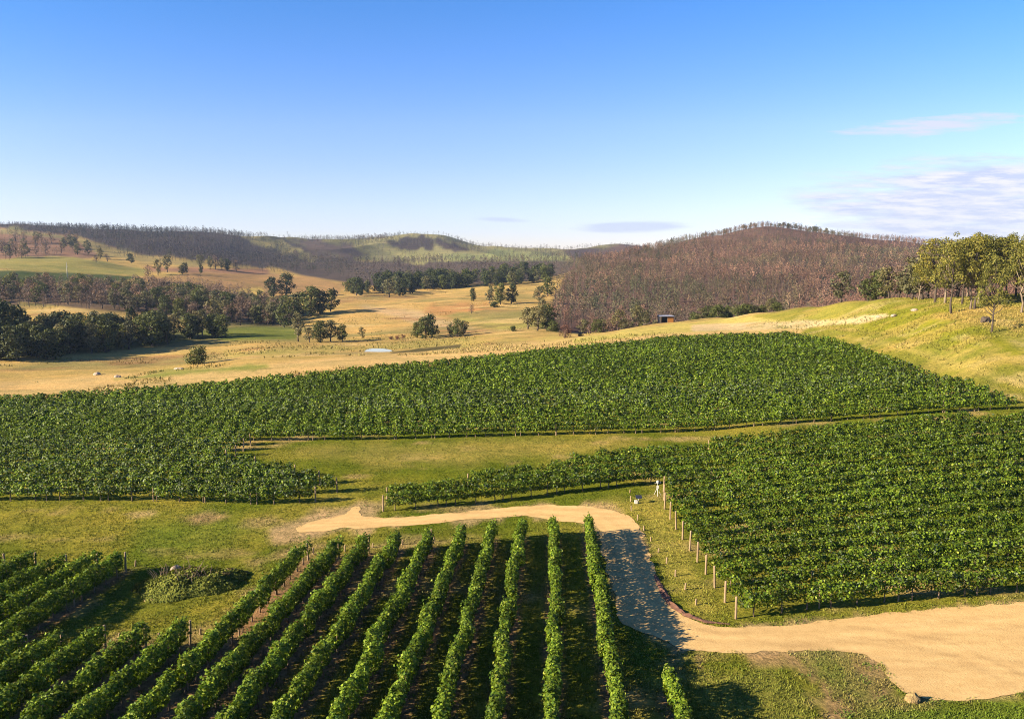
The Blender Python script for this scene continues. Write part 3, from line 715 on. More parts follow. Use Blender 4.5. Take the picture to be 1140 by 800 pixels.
def vine_row(x, y, label, group, kw, trunks=0, posts=0, ends=(True, True)):
    ROWN[0] += 1
    me, tot = hedge(x, y, seed=100 + ROWN[0], **kw)
    i = len(x) // 2
    root = bpy.data.objects.new('vine_hedge', None); COL.objects.link(root)
    root.location = (x[i], y[i], float(zf(x[i], y[i]))); root.empty_display_size = 0.5
    tag(root, label, 'vine row', group)
    fo = link('foliage', me, M_VINE, root); fo.location = -root.location
    L = np.concatenate([[0], np.cumsum(np.hypot(np.diff(x), np.diff(y)))])
    if trunks:
        n = min(int(tot / trunks), 100)
        for k in range(n):
            s = (k + 0.5) * tot / n + random.uniform(-.15, .15)
            child('vine_trunk', TRUNKS[k % 4], root, np.interp(s, L, x), np.interp(s, L, y), 0, random.uniform(0, 6), random.uniform(.85, 1.1))
    if posts:
        n = min(int(tot / posts), 60)
        for k in range(1, n):
            s = k * tot / n
            child('trellis_post', POST, root, np.interp(s, L, x), np.interp(s, L, y), random.uniform(-.32, -.15), random.uniform(0, 6))
    for e, on in zip((0, -1), ends):
        if on:
            d = np.array([x[1] - x[0], y[1] - y[0]]) if e == 0 else np.array([x[-2] - x[-1], y[-2] - y[-1]]); d = d / np.hypot(*d) * 0.3
            ep = child('end_post', ENDPOST, root, x[e] - d[0], y[e] - d[1], random.uniform(-.38, -.18), random.uniform(0, 6))
            ep.rotation_euler.x = random.uniform(-.05, .05); ep.rotation_euler.y = random.uniform(-.05, .05)
    return root
def stake(x, y, label, group):
    o = bpy.data.objects.new('anchor_stake', STAKE); COL.objects.link(o)
    o.location = (x, y, float(zf(x, y))); o.rotation_euler = (random.uniform(-.12, .12), random.uniform(-.12, .12), random.uniform(0, 6))
    o.scale = (1, 1, random.uniform(.75, 1.25))
    return tag(o, label, 'stake', group)
ORD = ['', 'first', 'second', 'third', 'fourth', 'fifth', 'sixth', 'seventh', 'eighth', 'ninth', 'tenth', 'eleventh', 'twelfth', 'thirteenth', 'fourteenth', 'fifteenth']
# near block
for i, (c, ye) in enumerate(near_rows):
    y0 = 27.0
    ulim = -260
    smin = (ulim - 570) / FPX
    y0 = max(y0, c / (smin - DX) if c < 0 else 0)
    if y0 > ye - 2: continue
    ys = np.arange(y0, ye + 0.01, 0.4); xs = c + DX * ys + 0.10 * (fbm(ys / 6, ys * 0 + i, 77, 2) - 0.5)
    if i == 0: lb = 'short vine row ending below the road bend, nearest the sandy road'
    elif i == 1: lb = 'long near vine row throwing its shadow across the road, green and unbroken'
    elif i <= 10: lb = '%s vine row to the left of the shaded road in the near block' % ORD[i]
    elif i <= 15: lb = 'vine row ending in front of the bramble mound, %s of these from the right' % ORD[i - 10]
    elif i <= 20: lb = 'near vine row ending on the lawn left of the bramble mound, %s from the mound' % ORD[i - 15]
    else: lb = 'near vine row at the far left behind the mound'
    vine_row(xs, ys, lb, 'vine rows of the near block', dict(dens=640 if i == 1 else 470, width=0.74, zb=0.62, zt=2.12 if i == 1 else 2.0, leaf=0.17, vsp=1.55, bump=0.27, shoots=6.0, gap=0.04), trunks=1.6, posts=6.2, ends=(False, True))
    if 1 <= i <= 20:
        stake(c + DX * (ye + 1.7), ye + 1.7, 'short timber anchor stake beyond the far end of a near vine row', 'anchor stakes of the near block')
# the two broad blocks: rows are curves y(x) spaced along guide lines
def curve(pts):
    w = gpoly(pts); w = w[np.argsort(w[:, 0])]
    return w[:, 0], w[:, 1]
def ev(cv, x):
    cx, cy = cv
    y = np.interp(x, cx, cy)
    sl, sr = (cy[1] - cy[0]) / (cx[1] - cx[0]), (cy[-1] - cy[-2]) / (cx[-1] - cx[-2])
    return y + np.where(x < cx[0], (x - cx[0]) * sl, 0) + np.where(x > cx[-1], (x - cx[-1]) * sr, 0)
def smooth1(y, n=9):
    p = np.pad(y, n, mode='edge'); k = np.ones(2 * n + 1) / (2 * n + 1)
    return np.convolve(p, k, 'valid')
def runs(mask):
    d = np.diff(np.concatenate([[0], mask.astype(int), [0]]))
    return list(zip(np.nonzero(d == 1)[0], np.nonzero(d == -1)[0]))
XS = np.arange(-140, 150, 0.5)
SPC = 2.85
g0 = curve([(-150, 560), (0, 558), (100, 557), (200, 558), (310, 563), (376, 556)])
g1 = curve([(283, 491), (500, 487), (640, 484), (780, 480), (960, 466), (1130, 455)])
y0c = ev(g0, XS); y1c = ev(g1, XS)
xl = g1[0][0]; xr = g0[0][-1]
K1 = 9
y1c = np.where(XS < xl, y0c + (ev(g1, np.array([xl]))[0] - ev(g0, np.array([xl]))[0]), y1c)
y0c = np.where(XS > xr, y1c - (ev(g1, np.array([xr]))[0] - ev(g0, np.array([xr]))[0]), y0c)
y0c, y1c = smooth1(y0c), smooth1(y1c)
K1 = max(6, round(float(np.mean((y1c - y0c)[(XS > xl - 30) & (XS < xl)])) / SPC))
lower_left, upper = [], []
for k in range(0, 48):
    yk = y0c + (y1c - y0c) * k / K1 if k <= K1 else y1c + (k - K1) * SPC
    m = inside(XS, yk + 0.4, LW[:, :2]) if k else inside(XS, yk + 1.2, LW[:, :2])
    u, v = to_px(XS, yk, zf(XS, yk) + 2)
    m &= (u > -260) & (u < 1250)
    for a, b in runs(m):
        if b - a < 8: continue
        x_, y_ = XS[a:b], yk[a:b]
        dist = y_.mean()
        kw = dict(dens=190 if dist < 110 else 145 if dist < 140 else 105, width=1.18, zb=0.64, zt=1.98, leaf=0.235 if dist < 110 else 0.285 if dist < 140 else 0.33, vsp=2.1, bump=0.55, shoots=1.4, gap=0.04, dull=0.22 if x_.mean() < -20 else 0.08)
        front = (k <= 3 and b == runs(m)[-1][1]) or k == K1
        if k == 0: lb = 'vine row along the front edge of the left far block, beside the mown lawn'
        elif k == K1 or (k == K1 - 1 and x_.mean() > 0): lb = 'vine row edging the oval mown clearing, its posts above a dark shadow line'
        elif k < K1: lb = 'vine row in the front left part of the far block, right end on the clearing'
        elif k > 30: lb = 'vine row near the far top of the broad block, beside the dry paddock'
        else: lb = 'vine row deep in the broad block beyond the mown clearing'
        grp = 'front left rows of the far block' if k < K1 else 'rows of the broad far block'
        vine_row(x_, y_, lb, grp, kw, trunks=2.4 if k in (0, K1) else 0, posts=5.5 if k in (0, K1) else 0, ends=(False, k < K1))
h0 = curve([(818, 688), (900, 678), (960, 671), (1020, 668), (1140, 658), (1280, 647)])
h1 = curve([(428, 569), (500, 563), (560, 557), (640, 547), (735, 537), (860, 526), (1000, 512), (1140, 499)])
z0c, z1c = ev(h0, XS), ev(h1, XS)
xx0 = h0[0][0]
z0c = np.where(XS < xx0, z1c - (ev(h1, np.array([xx0]))[0] - ev(h0, np.array([xx0]))[0]), z0c)
z0c, z1c = smooth1(z0c), smooth1(z1c)
K2 = max(6, round(float(np.mean((z1c - z0c)[(XS > 18) & (XS < 40)])) / 2.75))
for k in range(0, K2 + 16):
    yk = z0c + (z1c - z0c) * k / K2 if k <= K2 else z1c + (k - K2) * 2.75
    m = inside(XS, yk + (0.5 if k in (0, K2) else 0.0), RW[:, :2])
    u, v = to_px(XS, np.maximum(yk, 20), zf(XS, yk) + 2)
    m &= (u < 1420)
    for a, b in runs(m):
        if b - a < 8: continue
        x_, y_ = XS[a:b], yk[a:b]
        dist = y_.mean()
        kw = dict(dens=340 if dist < 75 else 250 if dist < 95 else 180, width=1.15, zb=0.66, zt=1.98, leaf=0.175 if dist < 75 else 0.205 if dist < 95 else 0.24, vsp=2.0, bump=0.46, shoots=2.2, gap=0.08, dull=0.08)
        if k == 0: lb = 'frontmost vine row of the right block, trunks showing above the sandy road'
        elif k < 5: lb = '%s vine row back from the sandy road in the right block' % ORD[k + 1]
        elif k == K2 and x_[0] < 5: lb = 'vine row fronting the long tapering tail of the right block, above the road'
        elif x_[0] < 12: lb = 'vine row within the tapering tail of the right block'
        else: lb = 'vine row in the middle of the right block, its end post on the grass slope'
        vine_row(x_, y_, lb, 'vine rows of the right block', kw, trunks=2.0 if k in (0, 1, 2, K2) else 0, posts=6 if k in (0, 1, K2) else 0, ends=(True, False))
        if 0 < k < K2:
            stake(x_[0] - 2.3 - 0.15 * k, y_[0] - 0.5, 'short timber anchor stake in the grass left of the right block', 'anchor stakes of the right block')

# ------------------------------------------------------------------ trees
TREE_COL = {'green': ((0.040, 0.060, 0.016), (0.115, 0.125, 0.034)), 'dark': ((0.024, 0.038, 0.016), (0.070, 0.082, 0.028)),
            'gum': ((0.075, 0.090, 0.020), (0.225, 0.205, 0.042)), 'grey': ((0.070, 0.076, 0.036), (0.160, 0.150, 0.072)),
            'brown': ((0.120, 0.080, 0.062), (0.225, 0.155, 0.118)), 'red': ((0.10, 0.045, 0.035), (0.16, 0.08, 0.055))}
def crown_leaves(clumps, nleaf, leaf, colr, rng, flat=0.75):
    C, Nn = [], []
    tot = sum(c[3] ** 2 for c in clumps)
    for cx, cy, cz, r in clumps:
        n = max(8, int(nleaf * r * r / tot))
        d = rng.normal(size=(n, 3)); d /= np.linalg.norm(d, axis=1)[:, None]
        rr = r * rng.uniform(0.35, 1.08, n) ** 0.7
        C.append(np.stack([cx + d[:, 0] * rr, cy + d[:, 1] * rr, cz + d[:, 2] * rr * flat], 1)); Nn.append(d + rng.normal(0, 0.6, (n, 3)) + (0, 0, 0.3))
    C = np.concatenate(C); Nn = np.concatenate(Nn)
    k = rng.random(len(C))[:, None]
    V, Q = leaf_quads(C, Nn, leaf * rng.uniform(0.6, 1.3, len(C)), rng)
    return V, Q, np.array(colr[0]) * (1 - k) + np.array(colr[1]) * k
def make_tree(kind, colr, seed, nleaf, leaf, H=10.0, spread=0.5, bole=0.3, nclump=12):
    """returns (trunk mesh, crown mesh) of a tree H metres tall"""
    rng = np.random.default_rng(seed)
    mb = MB(); clumps = []
    lean = rng.normal(0, 0.05, 2)
    top = np.array([lean[0] * H, lean[1] * H, H * 0.80])
    if kind == 'bush':
        for k in range(nclump):
            a = rng.random() * 6.283; zz_ = rng.uniform(0.12, 0.78); z = H * zz_; r = H * spread * math.sqrt(rng.random()) * math.sqrt(max(0.1, 1 - ((zz_ - 0.38) / 0.5) ** 2))
            clumps.append((r * math.cos(a), r * math.sin(a), z, H * rng.uniform(0.18, 0.30)))
            mb.tube([(0.1 * math.cos(a), 0.1 * math.sin(a), -.3), (r * .5 * math.cos(a), r * .5 * math.sin(a), z * .5), (r * math.cos(a), r * math.sin(a), z)], [.12, .08, .03], 5)
    else:
        pts = [np.array([0, 0, -0.4])]
        nseg = 6
        for k in range(1, nseg + 1): pts.append(np.array([top[0] * k / nseg, top[1] * k / nseg, top[2] * k / nseg]) + np.append(rng.normal(0, 0.012 * H, 2), 0))
        r0 = H * (0.028 if kind != 'gum' else 0.017)
        mb.tube(pts, [r0 * 1.3] + [r0 * (1 - 0.8 * k / nseg) for k in range(1, nseg + 1)], 7)
        for k in range(nclump):
            f = bole + (1 - bole) * (k + rng.random()) / nclump
            base_f = max(bole * 0.75, f * 0.72)
            bi = base_f * nseg / 0.8 * 0.8; i = min(int(bi), nseg - 1); b0 = pts[i] + (pts[i + 1] - pts[i]) * (bi - i)
            env = math.sin(math.pi * min(1, 0.22 + 0.70 * (f - bole) / (1 - bole))) ** 0.7
            a = k * 2.4 + rng.normal(0, 0.5); r = H * spread * env * rng.uniform(0.35, 1.0) * 0.75
            e = np.array([top[0] * f + r * math.cos(a), top[1] * f + r * math.sin(a), H * min(0.93, f * 0.93 + 0.02)])
            mid = (b0 + e) / 2 + np.array([0, 0, -0.03 * H])
            mb.tube([b0, mid, e], [r0 * 0.42, r0 * 0.28, r0 * 0.10], 5)
            cr = H * spread * rng.uniform(0.30, 0.48) * (0.60 if kind == 'gum' else 1.0)
            clumps.append((*e, cr))
            if kind == 'gum' and rng.random() < 0.7:
                clumps.append((e[0] + rng.normal(0, cr), e[1] + rng.normal(0, cr), e[2] + rng.normal(0, cr * .5), cr * 0.6))
    V, Q, cc = crown_leaves(clumps, nleaf, leaf, colr, rng, 0.72)
    return mb.mesh('trunk', True), raw_mesh('crown', V, Q, None, cc)
# ------------------------------------------------------------------ the burnt forests
def burnt_parts(C, H, tone, rng, nleaf, trunk=True, leafsize=0.07, sideways=0.14):
    """C base points, H heights: bare boles with a fuzz of twigs; returns verts, quads, colours"""
    n = len(C); V, Q, K = [], [], []
    if trunk:
        r = H * 0.011 + 0.05
        a0 = rng.random(n) * 6.28; ln = rng.normal(0, 0.05, (n, 2)) * H[:, None]
        tv = np.empty((n, 6, 3))
        for k in range(3):
            an = a0 + k * 2.094
            tv[:, k] = C + np.stack([np.cos(an) * r, np.sin(an) * r, np.full(n, -0.5)], 1)
            tv[:, 3 + k] = C + np.stack([np.cos(an) * r * .3 + ln[:, 0], np.sin(an) * r * .3 + ln[:, 1], H * 0.80], 1)
        b = np.arange(n)[:, None] * 6
        tq = np.concatenate([b + np.array([[0, 1, 4, 3]]), b + np.array([[1, 2, 5, 4]]), b + np.array([[2, 0, 3, 5]])])
        V.append(tv.reshape(-1, 3)); Q.append(tq)
        kc = np.array((0.10, 0.085, 0.078)) * rng.uniform(0.3, 1.4, (n, 1)); K.append(np.concatenate([kc, kc, kc]))
    m = n * nleaf
    i = np.repeat(np.arange(n), nleaf); h = H[i]
    f = rng.beta(2.0, 1.5, m)
    an = rng.random(m) * 6.28; rad = h * sideways * (0.25 + np.sin(np.pi * np.clip(f, 0.05, 0.97))) * rng.random(m) ** 0.7
    P = C[i] + np.stack([np.cos(an) * rad, np.sin(an) * rad, 0.12 * h + 0.88 * f * h], 1)
    Nn = rng.normal(size=(m, 3))
    lv, lq = leaf_quads(P, Nn, h * leafsize * rng.uniform(0.5, 1.3, m), rng)
    base = sum(len(x) for x in V)
    V.append(lv); Q.append(lq + base); K.append(tone[i] * rng.uniform(0.65, 1.35, (m, 1)))
    return np.concatenate(V), np.concatenate(Q), np.concatenate(K)
LIB = {}; RAW = {}; DEFER = []
def lib(key, n, **k):
    out = []
    for s in range(n):
        tm, cm = make_tree(seed=s * 13 + len(LIB) * 101 + 3, **k)
        tm.materials.append((M_PALEBARK if s % 3 == 0 else M_BARK) if key == 'gum' else M_BARK); cm.materials.append(M_GUM if key == 'gum' else M_TREE)
        out.append((tm, cm, k.get('H', 10.0)))
        q_ = np.empty(len(cm.vertices) * 3, np.float32); cm.vertices.foreach_get('co', q_); c_ = np.empty(len(cm.polygons) * 4, np.float32); cm.attributes['col'].data.foreach_get('color', c_)
        RAW[cm.name] = (q_.reshape(-1, 3), c_.reshape(-1, 4)[:, :3])
    LIB[key] = out
lib('gum', 6, kind='gum', colr=TREE_COL['gum'], nleaf=3000, leaf=0.31, H=15, spread=0.37, bole=0.36, nclump=20)
lib('green', 4, kind='round', colr=TREE_COL['green'], nleaf=1500, leaf=0.62, H=12, spread=0.42, bole=0.12, nclump=16)
lib('dark', 5, kind='round', colr=TREE_COL['dark'], nleaf=1300, leaf=0.65, H=12, spread=0.40, bole=0.12, nclump=15)
lib('grey', 5, kind='round', colr=TREE_COL['grey'], nleaf=900, leaf=0.60, H=12, spread=0.36, bole=0.22, nclump=13)
lib('brown', 5, kind='round', colr=TREE_COL['brown'], nleaf=520, leaf=0.50, H=12, spread=0.34, bole=0.18, nclump=14)
lib('bush', 3, kind='bush', colr=TREE_COL['green'], nleaf=1700, leaf=0.40, H=6, spread=0.46, nclump=24)
lib('redbush', 1, kind='bush', colr=TREE_COL['red'], nleaf=900, leaf=0.35, H=6, spread=0.40, nclump=12)
TN = [0]
def tree(kind, p, H, label, group=None, wide=1.0, name=None, cat=None):
    TN[0] += 1
    tm, cm, h0_ = LIB[kind][(TN[0] * 7 + TN[0] // 5) % len(LIB[kind])]
    nm = name or ('bush' if 'bush' in kind else 'gum_tree' if kind == 'gum' else 'bare_tree' if kind == 'brown' else 'tree')
    o = bpy.data.objects.new(nm, None); COL.objects.link(o)
    o.location = (p[0], p[1], float(zf(p[0], p[1])) - 0.1); s = H / h0_
    o.rotation_euler.z = (TN[0] * 2.399) % 6.283; o.scale = (s * wide, s * wide, s)
    tag(o, label, cat or ('bush' if 'bush' in kind else 'tree'), group)
    for n_, me_ in (('trunk', tm), ('crown', cm)):
        c_ = bpy.data.objects.new(n_, me_); COL.objects.link(c_); c_.parent = o
    return o
def tree_px(kind, u, v, hpx, label, group=None, wide=1.0, **k):
    p = ground_near(u, v) if u > 625 and kind != 'burnt' else ground(u, v)[0]
    return tree(kind, p, hpx * p[1] / FPX, label, group, wide, **k)
# single trees and bushes of the valley, each with its own look or place
SINGLES = [
 ('bush', 219, 405, 22, 'round green bush standing alone on the dry paddock at left', 1.15),
 ('dark', 304, 330, 22, 'left of two dark trees on the slope above the bend of the valley', 1.2), ('dark', 318, 329, 25, 'right of two dark trees on the slope above the bend of the valley', 1.1),
 ('dark', 333, 352, 28, 'dark tree at the left of the big valley clump', 1.1), ('green', 346, 352, 34, 'tallest tree of the big valley clump', 1.05), ('dark', 357, 350, 30, 'dense dark tree in the middle of the big valley clump', 1.1), ('dark', 368, 347, 26, 'dark tree at the right end of the big valley clump, shadow trailing right', 1.0),
 ('grey', 332, 380, 34, 'slender grey green tree at the left of the low paddock bushes', 0.8), ('grey', 345, 381, 18, 'low leafy bush beside the slender grey green tree', 1.2), ('green', 357, 381, 25, 'bushy green tree in the middle of the low paddock row', 1.1), ('grey', 368, 380, 25, 'olive bushy tree near the right of the low paddock row', 1.1), ('green', 381, 380, 19, 'right end bushy tree of the low paddock row', 1.0),
 ('grey', 403, 377, 14, 'small round tree alone right of the low paddock row', 1.0),
 ('green', 464, 376, 18, 'left tree of the dark clump near the white pond', 1.1), ('green', 474, 377, 25, 'middle tree of the dark clump near the white pond', 1.1), ('dark', 481, 375, 26, 'right tree of the dark clump near the white pond', 0.9),
 ('grey', 502, 375, 16, 'left bushy tree of the trio on the valley floor', 1.1), ('green', 509, 375, 20, 'middle bushy tree of the trio on the valley floor', 1.1), ('grey', 516, 374, 18, 'right bushy tree of the trio on the valley floor', 1.0),
 ('dark', 527, 335, 15, 'small dark tree alone left of the hillside cluster', 0.9), ('grey', 545, 338, 21, 'left tree of the hillside cluster above the orange grass', 0.9), ('green', 557, 339, 24, 'middle tree of the hillside cluster above the orange grass', 0.9), ('dark', 569, 338, 22, 'right dark tree of the hillside cluster above the orange grass', 1.0), ('brown', 525, 349, 10, 'dry brown shrub on the orange grass', 1.3), ('bush', 551, 342, 8, 'low bush below the hillside cluster', 1.3),
 ('redbush', 436, 378, 5, 'left of three small reddish shrubs on the valley floor', 1.3), ('redbush', 442, 378, 6, 'middle of three small reddish shrubs on the valley floor', 1.3), ('redbush', 449, 377, 6, 'right of three small reddish shrubs on the valley floor', 1.1),
 ('green', 664, 369, 16, 'small bright green tree on the crest left of the dark shelter', 1.15), ('redbush', 629, 376, 18, 'dark reddish bush at the paddock edge below the burnt hill', 0.9),
 ('grey', 588, 366, 25, 'left of the grey green trees at the foot of the burnt hill', 1.2), ('grey', 598, 368, 29, 'big rounded grey green tree at the foot of the burnt hill', 1.2), ('green', 609, 367, 28, 'right of the grey green trees at the foot of the burnt hill', 1.1), ('bush', 616, 369, 14, 'yellow green bush beside the big trees at the hill foot', 1.0), ('bush', 571, 369, 8, 'small bush on the valley floor left of the burnt hill trees', 1.0),
 ('grey', 600, 338, 20, 'olive tree at the lower left edge of the burnt hill', 1.0), ('green', 610, 330, 22, 'green tree at the upper left edge of the burnt hill', 1.0), ('grey', 604, 350, 18, 'grey tree between others at the burnt hill edge', 1.0),
 ('bush', 646, 374, 4, 'very low bush on the crest near the small green tree', 1.6),
 ('grey', 936, 336, 36, 'spreading gum tree standing alone on the right crest', 1.15), ('green', 966, 333, 26, 'low bushy tree on the right crest, left of its group', 1.3), ('green', 978, 332, 32, 'bright green bushy tree in the middle of the right crest', 1.2), ('grey', 990, 331, 36, 'olive tree on the right crest behind the bushy ones', 1.1), ('brown', 1001, 330, 38, 'tall thin brownish tree on the right crest beside the gum grove', 0.9),
 ('brown', 629, 377, 10, 'brown twiggy shrub below the dark reddish bush', 1.2),
 ('brown', 165, 314, 20, 'bare pale tree low on the left hill paddock', 1.0), ('grey', 176, 306, 18, 'grey tree beside the bare pale tree on the left hill', 0.9), ('grey', 186, 303, 20, 'tall grey tree at the middle of the left hill line', 0.8), ('dark', 203, 305, 13, 'round dark tree below the left hill line with long shadow', 1.2),
 ('dark', 146, 293, 11, 'dark round tree alone on the upper left paddock', 1.1), ('grey', 112, 288, 12, 'grey tree right of centre on the upper left paddock', 1.2), ('grey', 98, 284, 10, 'small grey tree on the upper left paddock', 1.0), ('brown', 107, 292, 9, 'mauve scrubby tree low on the upper left paddock', 1.5), ('brown', 120, 291, 9, 'mauve scrub right of the grey paddock tree', 1.5), ('brown', 84, 283, 10, 'thin bare tree on the upper left paddock', 1.0),
 ('dark', 224, 304, 9, 'small dark tree under the left hill line', 1.0), ('grey', 223, 299, 16, 'olive tree on the left hill line', 0.9), ('grey', 234, 300, 15, 'grey tree on the left hill line, right of the olive one', 0.9), ('brown', 240, 300, 15, 'bare mauve tree on the left hill line', 1.0), ('grey', 247, 300, 13, 'pale grey tree on the left hill line', 1.0), ('dark', 253, 301, 13, 'dark tree near the right of the left hill line', 1.0), ('brown', 263, 302, 13, 'last bare tree at the right of the left hill line', 1.0),
]
for kd, u, v, h, lb, wd in SINGLES: tree_px(kd, u, v, h, lb, None, wd)
# gum grove on the right slope
GUMS = [(1023, 334, 46, 'leaning pale trunked gum at the left edge of the grove'), (1041, 337, 74, 'gum with a broad crown, second from the left of the grove'), (1052, 338, 70, 'gum between two broad crowned ones at the left of the grove'), (1059, 349, 86, 'front gum with a thick dark trunk at the left of the grove'), (1071, 339, 76, 'gum with a pale forked trunk in the grove'),
        (1080, 344, 84, 'slim gum near the middle of the grove'), (1085, 344, 80, 'leaning slim gum near the middle of the grove'), (1090, 338, 78, 'gum behind the slim pair in the grove'), (1095, 336, 78, 'gum with a dark straight trunk behind the lone front gum'), (1104, 370, 88, 'lone front gum with a charred trunk, standing lowest on the slope'), (1137, 348, 84, 'gum with a bare dark trunk at the right edge of the photo'),
        (1112, 336, 74, 'gum at the back of the grove, right of the lone front gum'), (1122, 332, 70, 'back gum of the grove near the right edge'), (1131, 330, 72, 'hindmost gum near the right edge of the photo')]
for u, v, h, lb in GUMS: tree_px('gum', u, v, h, lb, 'gum trees of the grove', 0.72 if u == 1104 else random.uniform(0.80, 1.08))
for u, v, h in [(1003, 331, 28), (1009, 332, 34), (1015, 333, 40), (1027, 333, 52), (1033, 331, 50), (1064, 330, 66), (1077, 330, 68), (1101, 330, 68), (1117, 329, 66), (1143, 334, 70), (1160, 330, 70), (1180, 340, 74)]:
    tree_px('gum' if u % 2 and u > 1030 else 'grey', u, v, h, 'crown at the back of the gum grove, mostly behind other trees', 'back trees of the grove', 1.1)
def pts_in(poly, n, seed, ymin=0, ymax=1e9):
    rng = np.random.default_rng(seed); poly = np.array(poly, float); out_ = []
    while len(out_) < n:
        u = rng.uniform(poly[:, 0].min(), poly[:, 0].max(), 60); v = rng.uniform(poly[:, 1].min(), poly[:, 1].max(), 60)
        ok = inside(u, v, poly)
        for q in ground(u[ok], v[ok]):
            if ymin < q[1] < ymax: out_.append(q)
    return np.array(out_[:n])
def flush(cap):
    DEFER.sort(key=lambda a: -a[2] / a[1][1])
    keep = cap
    Vs, Cs, B, Hs = [], [], [], []
    for k, a in enumerate(DEFER):
        isbare = a[0] == 'brown'
        if isbare or keep > 0:
            keep -= 0 if isbare else 1
            tree(*a); continue
        cm = LIB[a[0]][k % len(LIB[a[0]])]; q_, c_ = RAW[cm[1].name]; s_ = a[2] / cm[2]; r_ = k * 2.399; ca, sa = math.cos(r_), math.sin(r_)
        w_ = s_ * a[5]; p = a[1]
        Vs.append(np.stack([p[0] + w_ * (q_[:, 0] * ca - q_[:, 1] * sa), p[1] + w_ * (q_[:, 0] * sa + q_[:, 1] * ca), float(zf(p[0], p[1])) - .1 + s_ * q_[:, 2]], 1)); Cs.append(c_)
        B.append((p[0], p[1], float(zf(p[0], p[1])))); Hs.append(a[2] * 0.8)
    if Vs:
        V = np.concatenate(Vs); n0 = len(V); C = np.concatenate(Cs)
        tv, tq, tcol = burnt_parts(np.array(B), np.array(Hs), np.full((len(B), 3), .05), np.random.default_rng(2), 2)
        tag(link('distant_trees', raw_mesh('distant_trees', np.concatenate([V, tv]), np.concatenate([np.arange(n0).reshape(-1, 4), tq + n0]), None, np.concatenate([C, tcol])), M_FOREST), 'smaller trees filling the distant valley belts', 'trees', kind='stuff')
def belt(poly, n, seed, kinds, hr, label, group, ymin=0, ymax=1e9, wide=1.0):
    rng = random.Random(seed)
    for p in pts_in(poly, n, seed, ymin, ymax):
        DEFER.append((rng.choice(kinds), p, rng.uniform(*hr), label, group, wide * rng.uniform(0.9, 1.25)))
belt([(-40, 405), (60, 400), (130, 391), (200, 382), (270, 374), (275, 368), (200, 371), (100, 376), (30, 383), (-40, 388)], 92, 3, ['dark', 'dark', 'green', 'grey'], (8.5, 12.5), 'dense dark tree in the lower left belt along the dry paddock', 'trees of the lower left belt', 200, 480)
for u, v, h in [(-4, 392, 60), (8, 388, 56), (16, 384, 44), (-14, 388, 56)]: tree_px('dark', u, v, h, 'tall dark tree rising over the lower belt at the left edge', 'tall trees at the left edge', 1.0)
belt([(-40, 338), (60, 338), (110, 343), (170, 352), (230, 360), (290, 366), (330, 364), (325, 345), (260, 338), (180, 326), (100, 320), (-40, 320)], 230, 4, ['grey', 'brown', 'green', 'grey', 'brown'], (9, 13), 'tree in the mixed olive and mauve belt across the left valley', 'trees of the mixed left belt', 330, 700)
belt([(385, 330), (440, 331), (470, 324), (560, 319), (600, 316), (622, 308), (600, 304), (540, 308), (470, 314), (400, 320)], 125, 5, ['dark', 'grey', 'dark', 'green'], (10, 15), 'dark tree in the belt across the middle of the valley', 'trees of the middle belt', 450, 1000)
belt([(-30, 287), (40, 288), (100, 283), (85, 266), (10, 268), (-30, 272)], 46, 6, ['grey', 'brown', 'brown'], (10, 15), 'thin mauve tree of the scrub on the upper left paddock', 'scrub trees of the upper left paddock', 500)
def behind_crest(ua, ub, n, seed, kinds, hr, off, label, group):
    rng = random.Random(seed)
    for k in range(n):
        s_, yc = crest(ua + (ub - ua) * (k + rng.random()) / n); y = yc + rng.uniform(*off)
        tree(rng.choice(kinds), (s_ * y, y, 0), rng.uniform(*hr), label, group, rng.uniform(1.0, 1.3))
behind_crest(772, 872, 20, 8, ['green', 'grey', 'bush'], (3.5, 6.5), (3, 14), 'green shrubby tree behind the crest right of the dark shelter', 'shrubs behind the crest')
behind_crest(642, 732, 14, 9, ['grey', 'brown', 'brown', 'green'], (5, 9), (5, 25), 'mauve or olive tree behind the crest left of the dark shelter', 'trees behind the crest')

for k in range(46):
    u_ = random.uniform(770, 1045) if k % 3 else random.gauss(868, 32); s_ = (u_ - 570) / FPX * CP; y_ = np.arange(850, 1300, 4.0)
    y_ = float(y_[np.argmax((zf(s_ * y_, y_) - CAMZ) / y_)]) + random.uniform(0, 40)
    tree(('grey', 'brown', 'grey')[k % 3 if random.random() < .6 else 0], (s_ * y_, y_, 0), random.uniform(4.5, 9), 'grey green tree standing on the skyline of the burnt hill', 'skyline trees of the burnt hill', random.uniform(1.1, 1.6))
flush(190)
# ------------------------------------------------------------------ the burnt forests on the hills
def scatter(box, spacing, seed, test):
    rng = np.random.default_rng(seed); (xa, xb), (ya, yb) = box
    n = int((xb - xa) * (yb - ya) / spacing ** 2)
    x = rng.uniform(xa, xb, n); y = rng.uniform(ya, yb, n); z = zf(x, y)
    u, v = to_px(x, y, z)
    ju = (fbm(x / 60, y / 60, seed, 3) - 0.5) * 46 + rng.normal(0, 4, n); jv = (fbm(x / 60, y / 60, seed + 5, 3) - 0.5) * 11 + rng.normal(0, 1.2, n)
    k = test(u + ju * (y > 560), v + jv * (y > 560), x, y) & (u > -120) & (u < 1290)
    return np.stack([x, y, z], 1)[k], u[k], v[k]
def tones(P, seed, a, b, thr=0.5, soft=0.25, patch=55):
    w = np.clip(sstep(thr - soft, thr + soft, fbm(P[:, 0] / patch, P[:, 1] / patch, seed, 4)) + np.random.default_rng(seed).normal(0, 0.22, len(P)), 0, 1)[:, None]
    return np.array(a) * (1 - w) + np.array(b) * w
MAUVE, OLIVE, SHADE = (0.190, 0.110, 0.080), (0.105, 0.098, 0.052), (0.085, 0.070, 0.068)
